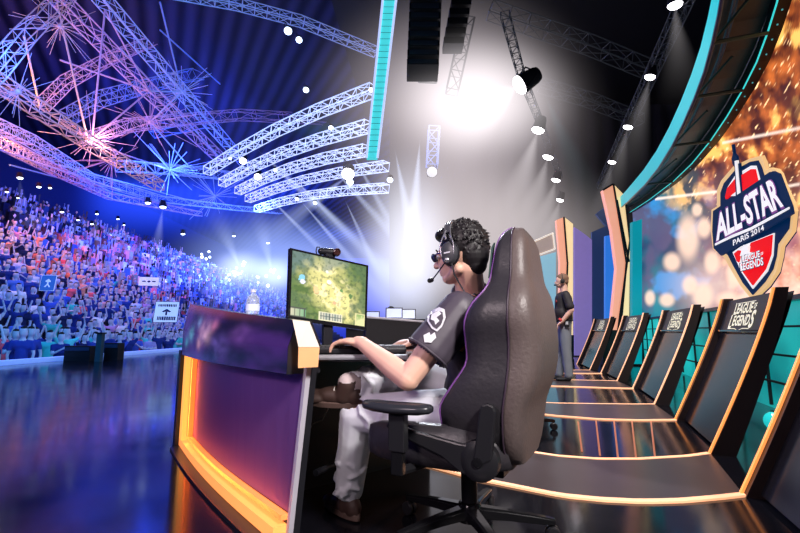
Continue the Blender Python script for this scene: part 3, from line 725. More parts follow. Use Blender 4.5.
# lamps --------------------------------------------------------------
M_lampw = mat('blazing white lens', (1, 1, 1), .5, emis=(1, .95, 1), es=9)
M_lampb = mat('blue white lens', (.8, .9, 1), .5, emis=(.6, .75, 1), es=5)
def lamp(px, py, Y, r, tgt, m, label, group):
    p = A(px, py, Y); d = (Vector(tgt)-p).normalized(); t = thing('spotlight', label, 'spotlight', tuple(p), group)
    X = d.orthogonal().normalized(); ax = (X, d.cross(X), d)
    mb = MB(); mb.lathe(p-d*(r*2.2), [(.001, 0), (r*.7, .0), (r*.85, r*.4), (r, r*1.6), (r*1.08, r*2.15), (r*.9, r*2.15), (r*.8, r*1.9)], 14, ax); mb.build('housing', M_black, t, smooth=True)
    mb = MB(); mb.ell(p-d*.02*r, (r*1.0, r*1.0, r*.55), Matrix(ax).transposed(), 14, 8); mb.build('lens', m, t, smooth=True)
    mb = MB(); mb.path([p+X*r*1.15, p+X*r*1.2-d*r*1.5+Zv*r*.8, p-X*r*1.2-d*r*1.5+Zv*r*.8, p-X*r*1.15], r*.10, 5); mb.build('yoke', M_black, t)
    return p
BM = {}
def beam(px, py, Y, qx, qy, Y2, R, col, s, label):
    p = A(px, py, Y); q = A(qx, qy, Y2); L = (q-p).length; key = (col, round(s/L*6, 3))
    if key not in BM: BM[key] = glow_volume('lit haze beam', col, s/R*2.0 if col == BW else s/R*.9, 'beam')
    n = 24; vs = [Vector((0.02*math.cos(2*PI*i/n), .02*math.sin(2*PI*i/n), 0)) for i in range(n)]+[Vector((math.cos(2*PI*i/n), math.sin(2*PI*i/n), -1)) for i in range(n)]
    me = bpy.data.meshes.new('light_beam'); me.from_pydata(vs, [], [tuple(range(n)), tuple(range(2*n-1, n-1, -1))]+[(i, n+i, n+(i+1) % n, (i+1) % n) for i in range(n)])
    me.materials.append(BM[key]); o = bpy.data.objects.new('light_beam', me); COL.objects.link(o); o.location = p; o.scale = (R, R, L)
    o.rotation_euler = (q-p).to_track_quat('-Z', 'Y').to_euler(); tag(o, label, 'light beam', None, 'stuff'); return o
WH = (1, .93, .95); BW = (.62, .72, 1)
row_r = [(675, 5, 7.2, 682, 110, 7.4, .12, .55), (650, 77, 9.25, 618, 200, 9.6, .11, .75), (628, 127, 11.5, 600, 235, 12, .12, .8), (612, 162, 13.9, 592, 250, 14.4, .12, .85)]
for i, (x, y, Y, qx, qy, Y2, r, R) in enumerate(row_r):
    lamp(x, y, Y, r, A(qx, qy, Y2), M_lampw, ['top', 'second', 'third', 'lowest'][i]+' lit spotlight of the right hand row under the dark roof', 'right row of spotlights')
    beam(x, y, Y, qx, qy, Y2, R, WH, [.6, .55, .45, .4][i], 'soft white beam falling from the '+['top', 'second', 'third', 'lowest'][i]+' spotlight of the right hand row')
row_c = [(520, 85, 9.5, 395, 165, 9.8, .22, 2.2, 1.6), (538, 130, 11.7, 500, 250, 12, .17, 1.1, 1.5), (548, 157, 13.5, 516, 262, 14, .16, 1.1, 1.1), (556, 180, 15.6, 530, 265, 16, .15, 1.1, .9), (560, 200, 18, 540, 268, 18.5, .15, 1.0, .8)]
nm = ['brightest and highest', 'second', 'third', 'fourth', 'lowest']
for i, (x, y, Y, qx, qy, Y2, r, R, s) in enumerate(row_c):
    lamp(x, y, Y, r, A(qx, qy, Y2), M_lampw, nm[i]+' spotlight of the central row above the gaming chair', 'central row of spotlights')
    beam(x, y, Y, qx, qy, Y2, R, WH, s, 'wide white beam in haze from the '+nm[i]+' spotlight of the central row')
beam(545, 95, 15, 610, 250, 16, 1.2, (.25, .6, .7), .25, 'faint teal beam slanting down right of the central spotlights')
lamp(432, 172, 13, .16, A(432, 175, 8), mat('grey lens', (.5, .5, .5), .3, emis=(.7, .7, .75), es=.8), 'round lamp on the small upright truss at centre', None)
wl = [(348, 174, 15, .22), (243, 161, 19.5, .16), (258, 177, 20, .17), (306, 90, 14.5, .10), (299, 40, 13.2, .10), (275, 170, 19, .09), (350, 182, 16, .13), (331, 128, 15, .09), (297, 199, 20, .09), (390, 180, 17, .12), (230, 158, 18, .08), (315, 203, 22, .10), (371, 90, 11.5, .07), (288, 31, 12.8, .12)]
for i, (x, y, Y, r) in enumerate(wl):
    lamp(x, y, Y, r, A(x-20, y+80, Y-3), M_lampw if i < 3 else M_lampb, 'glaring white moving light hung under the parallel lighting trusses', 'moving lights under the lighting trusses')
for i, (x, y, Y, r) in enumerate([(20, 178, 22, .13), (39, 187, 24, .11), (50, 188, 25, .09), (7, 192, 22, .08), (97, 214, 34, .12), (118, 219, 38, .12), (62, 212, 30, .12), (78, 220, 32, .10), (110, 235, 40, .12), (92, 224, 35, .12), (148, 203, 34, .2), (163, 207, 36, .25), (18, 198, 22, .06), (124, 225, 40, .1), (234, 236, 44, .16), (268, 243, 46, .18), (183, 234, 44, .2)]):
    lamp(x, y, Y, r, A(x, y+60, Y), M_lampb, 'small bright lamp glowing above the far audience stands', 'small lamps above the stands')
# bright audience blinders at the far end
for i, (x, y, Y, n_) in enumerate([(205, 254, 46, 5), (240, 268, 48, 8), (272, 272, 50, 7), (233, 274, 48, 5), (262, 282, 46, 5), (300, 285, 48, 4)]):
    t = thing('blinder_cluster', 'distant cluster of white lamps shining through blue haze at the far end', 'lamp', tuple(A(x, y, Y)), 'distant lamp clusters at the far end'); rd = random.Random(i)
    for k in range(n_):
        c = A(x+rd.uniform(-7, 7), y+rd.uniform(-6, 6), Y); mb = MB(); mb.ell(c, rd.uniform(.06, .2), None, 10, 8); mb.build('bulb', M_lampb, t, smooth=True)
# beams over the audience
for i, (x, y, Y, qx, qy, Y2, R, s) in enumerate([(258, 150, 26, 470, 350, 22, 1.1, .9), (290, 175, 26, 450, 335, 22, .8, 1.0), (300, 200, 26, 420, 340, 22, .6, .9), (330, 165, 26, 470, 320, 22, .8, .9), (262, 190, 28, 400, 330, 24, .6, .8), (350, 150, 25, 450, 330, 22, .7, .8), (345, 200, 24, 400, 320, 21, .5, .8), (395, 150, 19, 430, 330, 18, .8, .9), (420, 140, 19, 405, 330, 18, .9, 1.1),
     (348, 176, 15, 250, 250, 17, .8, .30), (163, 207, 36, 150, 290, 38, 1.3, .5), (20, 178, 22, 22, 240, 22, .8, .12), (118, 219, 38, 110, 290, 38, 1.2, .3), (97, 214, 34, 92, 280, 34, 1.0, .3), (272, 272, 48, 250, 180, 40, 2.2, .5), (240, 268, 48, 205, 190, 40, 2.0, .5)]):
    beam(x, y, Y, qx, qy, Y2, R, BW, s, ['steep', 'slanting', 'narrow', 'broad', 'thin'][i % 5]+' pale blue beam crossing the haze '+['behind the monitor', 'left of the player head', 'above the stands', 'near the drape edge'][i % 4])
def haze(px, py, Y, rx, ry, rz, col, s, label):
    me = bpy.data.meshes.new('haze'); b = MB(); b.ell((0, 0, 0), 1, None, 24, 16); me.from_pydata(b.v, [], b.f)
    me.materials.append(glow_volume('glowing haze', col, s)); o = bpy.data.objects.new('haze', me); COL.objects.link(o); o.location = A(px, py, Y); o.scale = (rx, ry, rz)
    tag(o, label, 'haze', None, 'stuff')
haze(408, 250, 19, 3.0, 2.6, 5.6, (.80, .84, 1), .30, 'white glowing haze behind the seated player')
haze(275, 262, 42, 13, 5, 6.5, (.30, .42, 1), .20, 'blue glowing haze over the far end of the stands')
haze(450, 115, 12.5, 5.2, 2.0, 5.0, (.85, .74, .78), .28, 'greyish pink haze left of the brightest spotlight')
haze(478, 98, 10.5, 3.0, 1.1, 2.1, (1, .93, .95), .65, 'dense white glow around the brightest spotlight')
haze(480, 245, 18, 7.5, 2.5, 5, (.9, .8, .8), .24, 'pale pinkish haze above the gaming chair')
haze(170, 195, 48, 20, 6, 7, (.02, .07, 1), .16, 'deep blue haze under the arena roof')

haze(350, 285, 17, 4.5, 1.6, 2.6, (.40, .48, 1), .28, 'lavender haze low between monitor and player')

haze(335, 95, 34, 6, 3, 5, (.0, .55, .6), .10, 'teal haze under the roof left of the light fin')

haze(240, 268, 47, 4.2, 1.5, 2.6, (.65, .75, 1), .55, 'bright bluish white glow around the left far lamp cluster')
haze(274, 274, 49, 3.6, 1.5, 2.8, (.65, .75, 1), .55, 'bright bluish white glow around the right far lamp cluster')
# ================================================================== AUDIENCE
M_cskin = mat('audience skin', (.66, .6, .7), .7, emis=(.05, .2, .9), es=.10); M_chair_ = mat('audience hair', (.02, .018, .02), .8); M_cdark = mat('audience trousers', (.03, .03, .06), .8)  # blue stage light put into the skin as a faint glow
M_cshirt = objcol_mat('audience shirt', .8, .08)
def figure(pose):
    """one standing figure; returns prims [(p0, r0, p1, r1, material)]"""
    P = []
    for s in (-1, 1):
        P += [((0, s*.09, .92), .085, (.01, s*.10, .50), .06, 3), ((.01, s*.10, .50), .058, (0, s*.11, .08), .042, 3), ((0, s*.11, .05), .045, (.13, s*.12, .04), .038, 3)]
    P += [((0, 0, .95), .15, (0, 0, 1.15), .14, 2), ((0, -.07, 1.30), .13, (0, .07, 1.30), .13, 2), ((0, 0, 1.38), .07, (0, 0, 1.52), .055, 0), ((0, -.17, 1.38), .06, (0, .17, 1.38), .06, 2)]
    P += [((.01, 0, 1.60), .095, (.015, 0, 1.66), .095, 0), ((-.02, 0, 1.64), .10, (-.01, 0, 1.71), .088, 1), ((.10, 0, 1.61), .018, (.115, 0, 1.60), .016, 0)]
    arms = {'down': ((.03, .26, 1.08), (.10, .22, .86)), 'up': ((.05, .30, 1.55), (.08, .22, 1.86)), 'clap': ((.12, .24, 1.14), (.30, .04, 1.30)), 'wave': ((.02, .34, 1.48), (.05, .40, 1.78)), 'fold': ((.06, .26, 1.14), (.20, -.02, 1.15))}
    for s, k in ((-1, pose[0]), (1, pose[1])):
        e, w_ = arms[k]; sh = (0, s*.20, 1.38); e = (e[0], e[1]*s, e[2]); w_ = (w_[0], w_[1]*s, w_[2]); m_ = tuple(sh[i]*.45+e[i]*.55 for i in range(3))
        P += [(sh, .06, m_, .056, 2), (m_, .045, e, .042, 0), (e, .042, w_, .032, 0), (w_, .038, tuple(w_[i]+(w_[i]-e[i])*.25 for i in range(3)), .034, 0)]
    return P
def fig_mesh(pose, hair):
    P = figure(pose); b = MB()
    for p0, r0, p1, r1, m_ in P: capsule(b, p0, r0, p1, r1, 8)
    if hair == 'long':
        P.append(((-.06, 0, 1.62), .08, (-.08, 0, 1.44), .07, 1)); capsule(b, P[-1][0], P[-1][1], P[-1][2], P[-1][3], 8)
    bb = blob(b, .03, 2)
    mi = []
    for f in bb.f:
        c = sum((Vector(bb.v[i]) for i in f), Vector())/len(f); best = 9; bm_ = 0
        for p0, r0, p1, r1, m_ in P:
            p0 = Vector(p0); p1 = Vector(p1); d = p1-p0; t = max(0, min(1, (c-p0).dot(d)/max(1e-9, d.dot(d)))); q = (c-(p0+d*t)).length-(r0+(r1-r0)*t)
            if q < best: best = q; bm_ = m_
        if bm_ == 1 and c.x > .06 and c.z < 1.69: bm_ = 0
        mi.append(bm_)
    bb.m = mi
    me = bpy.data.meshes.new('person'); me.from_pydata(bb.v, [], bb.f)
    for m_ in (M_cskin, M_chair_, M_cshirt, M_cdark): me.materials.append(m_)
    me.polygons.foreach_set('material_index', mi); me.polygons.foreach_set('use_smooth', [True]*len(mi)); return me
POSES = [(('down', 'down'), 'short'), (('up', 'up'), 'short'), (('down', 'up'), 'long'), (('clap', 'clap'), 'short'), (('down', 'down'), 'long'), (('wave', 'down'), 'short'), (('fold', 'fold'), 'short'), (('up', 'wave'), 'long')]
PDESC = ['arms at the sides', 'both arms raised', 'one arm raised', 'clapping', 'long hair', 'one hand waving', 'arms folded', 'long hair, arms up']
FM = [fig_mesh(*p) for p in POSES]
rd = random.Random(21); spots = []
def edge_x(y):
    for (x0, y0), (x1, y1) in zip(EDGE, EDGE[1:]):
        if y <= y1: return x0+(x1-x0)*(y-y0)/(y1-y0)
    return EDGE[-1][0]
y = 9.5
while y < 96:
    ex = min(edge_x(min(y, 29)), -8.6)
    x = ex-1.0; row = 0
    while x > STX0+.2:
        spots.append((x+rd.uniform(-.15, .15), y+rd.uniform(-.2, .2), -.965)); x -= .78
    for k in range(N):
        xx = STX0+(STX1-STX0)*(k+.5)/N; z = stand_z(STX0+(STX1-STX0)*(k+1)/N)
        if rd.random() < .93: spots.append((xx+rd.uniform(-.1, .1), y+rd.uniform(-.22, .22), z+.005))
    y += .62 if y < 40 else .8
vis = []
for s in spots:
    px, py = proj((s[0], s[1], s[2]+1.6))
    if -12 < px < 292 and 150 < py < 372: vis.append((Vector((s[0], s[1], s[2]-.8)).length, s, px, py))
vis.sort(key=lambda q: q[0])
def lit_shirt_col(px, py):
    r = rd.random(); warm = math.exp(-(((px-110)/70)**2+((py-250)/28)**2)); warm2 = math.exp(-(((px-60)/45)**2+((py-265)/20)**2))  # warm spotlight on the stands put into red and salmon shirt colours
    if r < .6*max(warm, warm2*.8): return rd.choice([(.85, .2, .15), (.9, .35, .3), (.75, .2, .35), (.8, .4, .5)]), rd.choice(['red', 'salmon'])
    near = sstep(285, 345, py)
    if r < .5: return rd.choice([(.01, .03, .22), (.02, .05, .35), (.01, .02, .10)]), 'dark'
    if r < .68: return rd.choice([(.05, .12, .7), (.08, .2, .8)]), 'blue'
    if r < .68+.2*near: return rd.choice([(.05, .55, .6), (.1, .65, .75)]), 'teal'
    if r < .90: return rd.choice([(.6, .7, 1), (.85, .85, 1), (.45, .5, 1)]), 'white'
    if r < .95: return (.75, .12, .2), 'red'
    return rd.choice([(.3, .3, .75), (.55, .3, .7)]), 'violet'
NIND = 300
areas = lambda px: 'at the left' if px < 60 else 'left of centre' if px < 120 else 'near white sign' if px < 190 else 'near the desk'
seen_labels = {}
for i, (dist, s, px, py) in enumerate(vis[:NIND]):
    k = rd.randrange(len(FM)); col, cn = lit_shirt_col(px, py+8)
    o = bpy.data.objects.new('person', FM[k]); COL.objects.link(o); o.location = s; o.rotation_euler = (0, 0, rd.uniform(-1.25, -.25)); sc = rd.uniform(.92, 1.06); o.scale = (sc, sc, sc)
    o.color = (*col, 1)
    where = 'by the stage edge' if s[0] > STX0 else 'on the tiers'
    lab = 'spectator in %s top, %s, %s %s' % (cn, PDESC[k], where, areas(px))
    tag(o, lab, 'person', 'standing audience members in the front blocks')
# everyone farther away: one crowd
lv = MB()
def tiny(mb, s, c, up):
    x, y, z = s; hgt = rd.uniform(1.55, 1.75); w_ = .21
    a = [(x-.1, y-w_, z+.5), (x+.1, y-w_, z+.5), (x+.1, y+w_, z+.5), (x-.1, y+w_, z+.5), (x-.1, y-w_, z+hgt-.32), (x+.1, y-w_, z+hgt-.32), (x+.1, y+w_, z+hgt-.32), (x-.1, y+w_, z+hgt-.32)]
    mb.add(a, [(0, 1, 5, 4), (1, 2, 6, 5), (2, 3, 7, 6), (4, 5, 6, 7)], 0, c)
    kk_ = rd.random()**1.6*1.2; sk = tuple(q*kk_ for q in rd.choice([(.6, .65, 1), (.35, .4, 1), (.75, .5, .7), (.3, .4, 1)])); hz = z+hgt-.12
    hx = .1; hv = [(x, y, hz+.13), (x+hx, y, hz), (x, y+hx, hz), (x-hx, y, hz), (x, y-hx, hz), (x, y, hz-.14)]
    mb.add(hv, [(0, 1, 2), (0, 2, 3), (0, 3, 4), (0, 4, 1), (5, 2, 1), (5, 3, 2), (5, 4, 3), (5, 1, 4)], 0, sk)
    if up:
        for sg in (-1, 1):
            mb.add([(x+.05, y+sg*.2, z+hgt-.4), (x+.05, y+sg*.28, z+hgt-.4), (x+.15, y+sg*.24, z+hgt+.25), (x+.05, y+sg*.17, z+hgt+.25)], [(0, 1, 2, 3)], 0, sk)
for dist, s, px, py in vis[NIND:]:
    col, cn = lit_shirt_col(px, py)
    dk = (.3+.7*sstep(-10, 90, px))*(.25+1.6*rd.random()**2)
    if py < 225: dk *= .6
    b_ = 1+1.8*math.exp(-(((px-210)/60)**2+((py-262)/25)**2)); bl = sstep(20, 60, s[1])  # light level and blue wash over the stands multiplied into crowd colours
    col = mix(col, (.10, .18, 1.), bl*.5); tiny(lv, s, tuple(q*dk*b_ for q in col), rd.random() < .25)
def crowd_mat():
    m = attr_mat('distant crowd in painted light', .22, .8, base=True); return m
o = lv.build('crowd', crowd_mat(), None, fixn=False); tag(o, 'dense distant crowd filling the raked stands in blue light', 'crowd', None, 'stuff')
# hand-held signs
def sign(px, py, Y, w_, h_, rz, board, ink, label, kind):
    c = A(px, py, Y); X = Vector((math.cos(rz), math.sin(rz), 0)); Nn = Vector((X.y, -X.x, 0)); Z2 = (Zv+Nn*-.08+X*.06).normalized()
    t = thing('paper_sign', label, 'sign', tuple(c-Z2*h_/2)); mb = MB(); mb.box(c, (w_, .015, h_), (X, -Nn, Z2)); mb.build('board', board, t)
    def f(x, z): return c+X*(x*w_)+Z2*(z*h_)+Nn*.012
    mb = MB()
    def bar(x0, x1, z0, z1): mb.add([f(x0, z0), f(x1, z0), f(x1, z1), f(x0, z1)], [(0, 1, 2, 3)])
    if kind == 1:
        rr_ = random.Random(4); x = -.38
        while x < .36: q = rr_.uniform(.03, .07); bar(x, x+q, .26, .38); x += q+.02
        x = -.36
        while x < .36: q = rr_.uniform(.04, .08); bar(x, x+q, -.40, -.22); x += q+.02
        mb.add([f(-.2, .02), f(0, .16), f(.2, .02), f(.12, -.02), f(0, .05), f(-.12, -.02)], [(0, 1, 2, 3, 4, 5)]); bar(-.04, .04, -.16, .04)
    elif kind == 2:
        mb.add([f(-.2, .12), f(0, .28), f(.2, .12), f(.12, .05), f(0, .14), f(-.12, .05)], [(0, 1, 2, 3, 4, 5)]); bar(-.05, .05, -.1, .12); mb.add([f(-.22, -.25), f(-.12, -.28), f(0, -.12), f(.12, -.28), f(.22, -.25), f(0, -.02)], [(0, 1, 2, 3, 4, 5)])
    else:
        mb.add([f(-.1, 0), f(0, .14), f(.1, 0), f(0, -.14)], [(0, 1, 2, 3)]); bar(-.34, -.16, -.06, .08); bar(.16, .34, -.06, .08)
    mb.build('lettering', ink, t, fixn=False)
    mb = MB(); mb.path([c+X*(w_/2)*a+Z2*(h_/2)*b for a, b in ((-1, -1), (1, -1), (1, 1), (-1, 1))], .012, 5, closed=True); mb.build('frame', ink, t)
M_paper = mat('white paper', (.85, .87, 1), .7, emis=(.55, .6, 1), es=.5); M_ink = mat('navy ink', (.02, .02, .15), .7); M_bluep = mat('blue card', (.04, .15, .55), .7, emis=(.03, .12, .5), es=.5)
sign(166.5, 312, 13.2, .62, .60, .35, M_paper, M_ink, 'white framed paper sign with dark lines and symbol held above heads near the desk', 1)
sign(48, 283, 14.5, .40, .50, .3, M_bluep, M_paper, 'blue card sign with pale symbol held up at the left of the crowd', 2)
sign(149, 281.5, 24, .95, .48, .3, M_paper, M_ink, 'small white banner with dark symbol farther back in the crowd', 3)
# boxes and post at the stage edge
for i, (x0, x1, yt, yb, Y, lab) in enumerate([(64, 90, 346, 352, 12.2, 'long low black stage monitor wedge at the ledge, left of the post'), (104, 118, 343, 349, 12.6, 'shorter low black stage monitor wedge right of the post')]):
    a = A(x0, yb, Y); b = A(x1, yb, Y); hgt = A(x0, yt, Y).z-a.z; t = thing('monitor_wedge', lab, 'speaker', ((a.x+b.x)/2, Y, a.z))
    mb = MB(); mb.prism([(a.x, Y, -.97), (b.x, Y, -.97), (b.x, Y, a.z+hgt), (a.x, Y, a.z+hgt)], (0, .3, 0)); mb.build('cabinet', M_black, t, bevel=.01)
    mb = MB(); mb.box(((a.x+b.x)/2, Y-.01, a.z+hgt/2), ((b.x-a.x)*.92, .012, hgt*.6)); mb.build('grille', mat('dark blue grille', (.02, .04, .10), .5), t)
a = A(99, 356, 12.0); t = thing('barrier_post', 'dark upright metal post standing at the ledge among the front spectators', 'post', (a.x, 12.0, -.97))
mb = MB(); mb.box((a.x, 12.0, (-.97+A(99, 334, 12).z)/2), (.14, .14, A(99, 334, 12).z+.97)); mb.build('column', mat('teal dark post', (.04, .10, .14), .4, .3), t, bevel=.01)
mb = MB(); mb.box((a.x, 12.0, A(99, 334, 12).z+.02), (.18, .18, .04)); mb.build('cap', M_black, t)
# ================================================================== DESK
Zv = Vector((0, 0, 1))
DE = Vector((-.452, 1.83, 0)); DD = Vector((-1.5, 3.27, 0)); dd = (DD-DE).normalized(); dn = Vector((-dd.y, dd.x, 0))   # dn points out to the audience
DL = (DD-DE).length
if dn.x > 0: dn = -dn
def DP(s, z, o=0.):                      # s: 0 near end .. 1 far end, slightly bowed outwards
    return DE+dd*(DL*s)+dn*(o+.03*math.sin(PI*s))+Vector((.055*min(z, .66)/.66*max(0, 1-s*2.5), 0, z))
M_purple_p = mat('purple brushed panel', (.30, .13, .42), .38, .55, var=.06)
M_grey_edge = mat('pale grey desk edge', (.5, .48, .55), .4)
M_blackw = mat('black laminate', (.015, .015, .02), .35)
desk = thing('player_desk', 'black curved player desk with orange lit frame, purple panel and dark lip with painted reflections', 'desk', tuple(DE+Vector((.1, .3, 0))))
NS = 14
def strip_s(mb, z0, z1, o0, o1, s0=0., s1=1., n=NS):
    for i in range(n):
        a = s0+(s1-s0)*i/n; b = s0+(s1-s0)*(i+1)/n
        vs = [DP(s, z, o) for s in (a, b) for (z, o) in ((z0, o0), (z0, o1), (z1, o1), (z1, o0))]
        mb.add(vs, [(0, 1, 2, 3), (4, 7, 6, 5), (0, 4, 5, 1), (1, 5, 6, 2), (2, 6, 7, 3), (3, 7, 4, 0)])
mb = MB(); strip_s(mb, .11, .66, -.035, -.02, 0.0, .90); mb.build('purple_panel', M_purple_p, desk, smooth=True)
mb = MB(); strip_s(mb, .0, .66, -.075, -.036, .0, 1.); mb.build('panel_core', M_blackw, desk, smooth=True)
mb = MB(); strip_s(mb, .0, .66, -.036, -.016, -.012, -.001, 1); mb.build('near_edge', M_grey_edge, desk)
# orange lit frame: bottom bar and far upright, in two steps
mb = MB(); strip_s(mb, .02, .066, -.02, .035, 0, 1.0); mb.build('bottom_light', M_orange, desk, smooth=True)
mb = MB(); strip_s(mb, .066, .66, -.02, .035, .945, 1.0, 1); mb.build('upright_light', mat('yellow orange light', (.9, .5, .15), .5, emis=(1, .40, .07), es=1.25), desk)
mb = MB(); strip_s(mb, .085, .105, -.02, .01, 0, .90); mb.build('inner_bottom_light', mat('deep orange light', (.9, .3, .1), .5, emis=(1, .2, .03), es=1.1), desk, smooth=True)
mb = MB(); strip_s(mb, .10, .66, -.02, .01, .89, .925, 1); mb.build('inner_upright_light', mat('deep orange light'), desk)
mb = MB(); strip_s(mb, .0, .66, -.08, .06, 1.002, 1.06, 1); strip_s(mb, 0, .014, -.03, .09, 0, 1.0); mb.build('plinth', M_blackw, desk)
# desk lip: crowd reflections painted on its face as glowing blotches, no screen
def lipz(s): return .84+.15*s
M_lip = attr_mat('painted lip reflection', 1.0, .22)
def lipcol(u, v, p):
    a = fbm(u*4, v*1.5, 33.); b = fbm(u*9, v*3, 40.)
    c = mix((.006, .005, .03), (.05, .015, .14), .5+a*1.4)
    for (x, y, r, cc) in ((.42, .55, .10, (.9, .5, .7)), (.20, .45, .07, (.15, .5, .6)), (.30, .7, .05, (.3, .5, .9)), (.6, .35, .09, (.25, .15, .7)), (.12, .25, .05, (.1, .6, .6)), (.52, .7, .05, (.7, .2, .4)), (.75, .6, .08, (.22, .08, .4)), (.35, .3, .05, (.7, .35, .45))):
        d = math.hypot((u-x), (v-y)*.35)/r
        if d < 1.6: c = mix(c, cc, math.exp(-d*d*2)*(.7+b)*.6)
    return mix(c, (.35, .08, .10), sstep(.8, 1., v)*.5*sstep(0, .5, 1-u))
lo_, hi_ = .025, .055
mb = MB(); mb.grid(lambda u, v: DP(1-u, (.632 if v < .5 else .632)+(lipz(1-u)-.632)*v, hi_-.035*max(0, v-.5)*2), 60, 24, lipcol); mb.build('lip_reflection', M_lip, desk, smooth='all', fixn=False)
mb = MB()
for i in range(NS):
    a, b = i/NS, (i+1)/NS
    vs = []
    for s in (a, b):
        vs += [DP(s, .63, -.09), DP(s, .63, hi_-.002), DP(s, (.63+lipz(s))/2, hi_-.002), DP(s, lipz(s)-.002, hi_-.038), DP(s, lipz(s)-.002, -.045), DP(s, .74, -.09)]
    mb.add(vs, [(0, 1, 2, 3, 4, 5), (11, 10, 9, 8, 7, 6)]+[(j, (j+1) % 6, 6+(j+1) % 6, 6+j) for j in range(6)])
mb.build('lip_body', M_blackw, desk, smooth=True)
M_lipend = mat('cream glowing end cap', (.75, .62, .52), .45, emis=(1, .75, .58), es=.15)
M_lipend2 = mat('orange glowing end cap', (.8, .42, .2), .45, emis=(1, .42, .14), es=.35)
Y0 = 1.80
e1 = [at(292.5, 319.5, 1.765), at(309.5, 321.5, 1.79), at(319.5, 347, 1.775), at(298.5, 347, 1.755)]
mb = MB(); mb.prism(e1, Vector((-.006, .03, -.004))); mb.build('end_cap', M_lipend, desk)
e2 = [at(298.5, 347.5, 1.755), at(319.5, 347.5, 1.775), at(318, 367, 1.775), at(298, 368, 1.755)]
mb = MB(); mb.prism(e2, Vector((-.006, .03, 0))); mb.build('end_cap', M_lipend2, desk)
# desk top and inner side
TOPZ = .705
tp = [Vector((-.335, 1.84, 0)), Vector((.03, 1.87, 0)), Vector((.07, 2.1, 0)), Vector((.15, 2.5, 0)), Vector((.24, 3.0, 0)), Vector((.2, 3.45, 0)), Vector((-1.40, 3.34, 0)), DP(.5, 0, -.09), DP(.05, 0, -.09)]
tp[8].z = 0; tp[7].z = 0
mb = MB(); mb.prism([p+Zv*TOPZ for p in tp], (0, 0, -.03)); mb.build('desk_top', mat('dark desk top', (.05, .05, .06), .25), desk, bevel=.004)
mb = MB(); mb.tube((-.335, 1.836, TOPZ-.012), (.03, 1.866, TOPZ-.012), .011, 8); mb.build('front_edge', mat('grey edge trim', (.32, .32, .36), .35), desk)
mb = MB(); mb.prism([(-.50, 2.40, 0), (.19, 3.02, 0), (.16, 3.05, 0), (-.53, 2.43, 0)], (0, 0, .67)); mb.build('modesty_panel', M_blackw, desk)
mb = MB(); mb.tube((-.36, 2.02, .20), (.1, 2.9, .20), .014, 10); mb.build('foot_rail', M_blackw, desk)
# low parapet behind the desk top
pa, pb = at(366, 317, 2.9), at(428, 322, 3.35)
mb = MB(); mb.prism([Vector((pa.x, pa.y, TOPZ)), Vector((pb.x, pb.y, TOPZ)), Vector((pb.x, pb.y, .0))*1+Vector((0, 0, pb.z)), Vector((pa.x, pa.y, pa.z))], (-.02, .05, 0)); mb.build('rear_parapet', M_black, desk)
mb = MB(); mb.tube(pa, pb, .008, 6); mb.build('parapet_edge', M_grey_edge, desk)

# ---------------------------------------------------------------- monitor
mTL, mTR, mBR, mBL = at(290, 248, 2.12), at(368, 265.5, 2.36), at(366, 330.5, 2.36), at(287.5, 319.5, 2.12)
mon = thing('monitor', 'black flat monitor on the desk showing a green and yellow battle game', 'monitor', ((mTL.x+mTR.x)/2, 2.24, TOPZ))
def MQ(u, v, off=0.):
    a = mBL.lerp(mBR, u); b = mTL.lerp(mTR, u); n = (mBR-mBL).cross(mTL-mBL).normalized(); n = n if n.y < 0 else -n
    return a.lerp(b, v)+n*off
mn = (mBR-mBL).cross(mTL-mBL).normalized(); mn = mn if mn.y < 0 else -mn
mb = MB(); mb.prism([MQ(0, 0), MQ(1, 0), MQ(1, 1), MQ(0, 1)], -mn*.028); mb.build('casing', mat('gloss black monitor plastic', (.012, .012, .014), .15), mon, bevel=.003)
mb = MB()
for a, b in (((0, 0, 1, .055)), (0, .97, 1, 1), (0, .05, .028, .97), (.972, .05, 1, .97)) and [((0, 0), (1, .055)), ((0, .972), (1, 1)), ((0, .055), (.026, .972)), ((.974, .055), (1, .972))]:
    mb.prism([MQ(a[0], a[1], .005), MQ(b[0], a[1], .005), MQ(b[0], b[1], .005), MQ(a[0], b[1], .005)], -mn*.006)
mb.build('bezel', mat('gloss black monitor plastic'), mon)
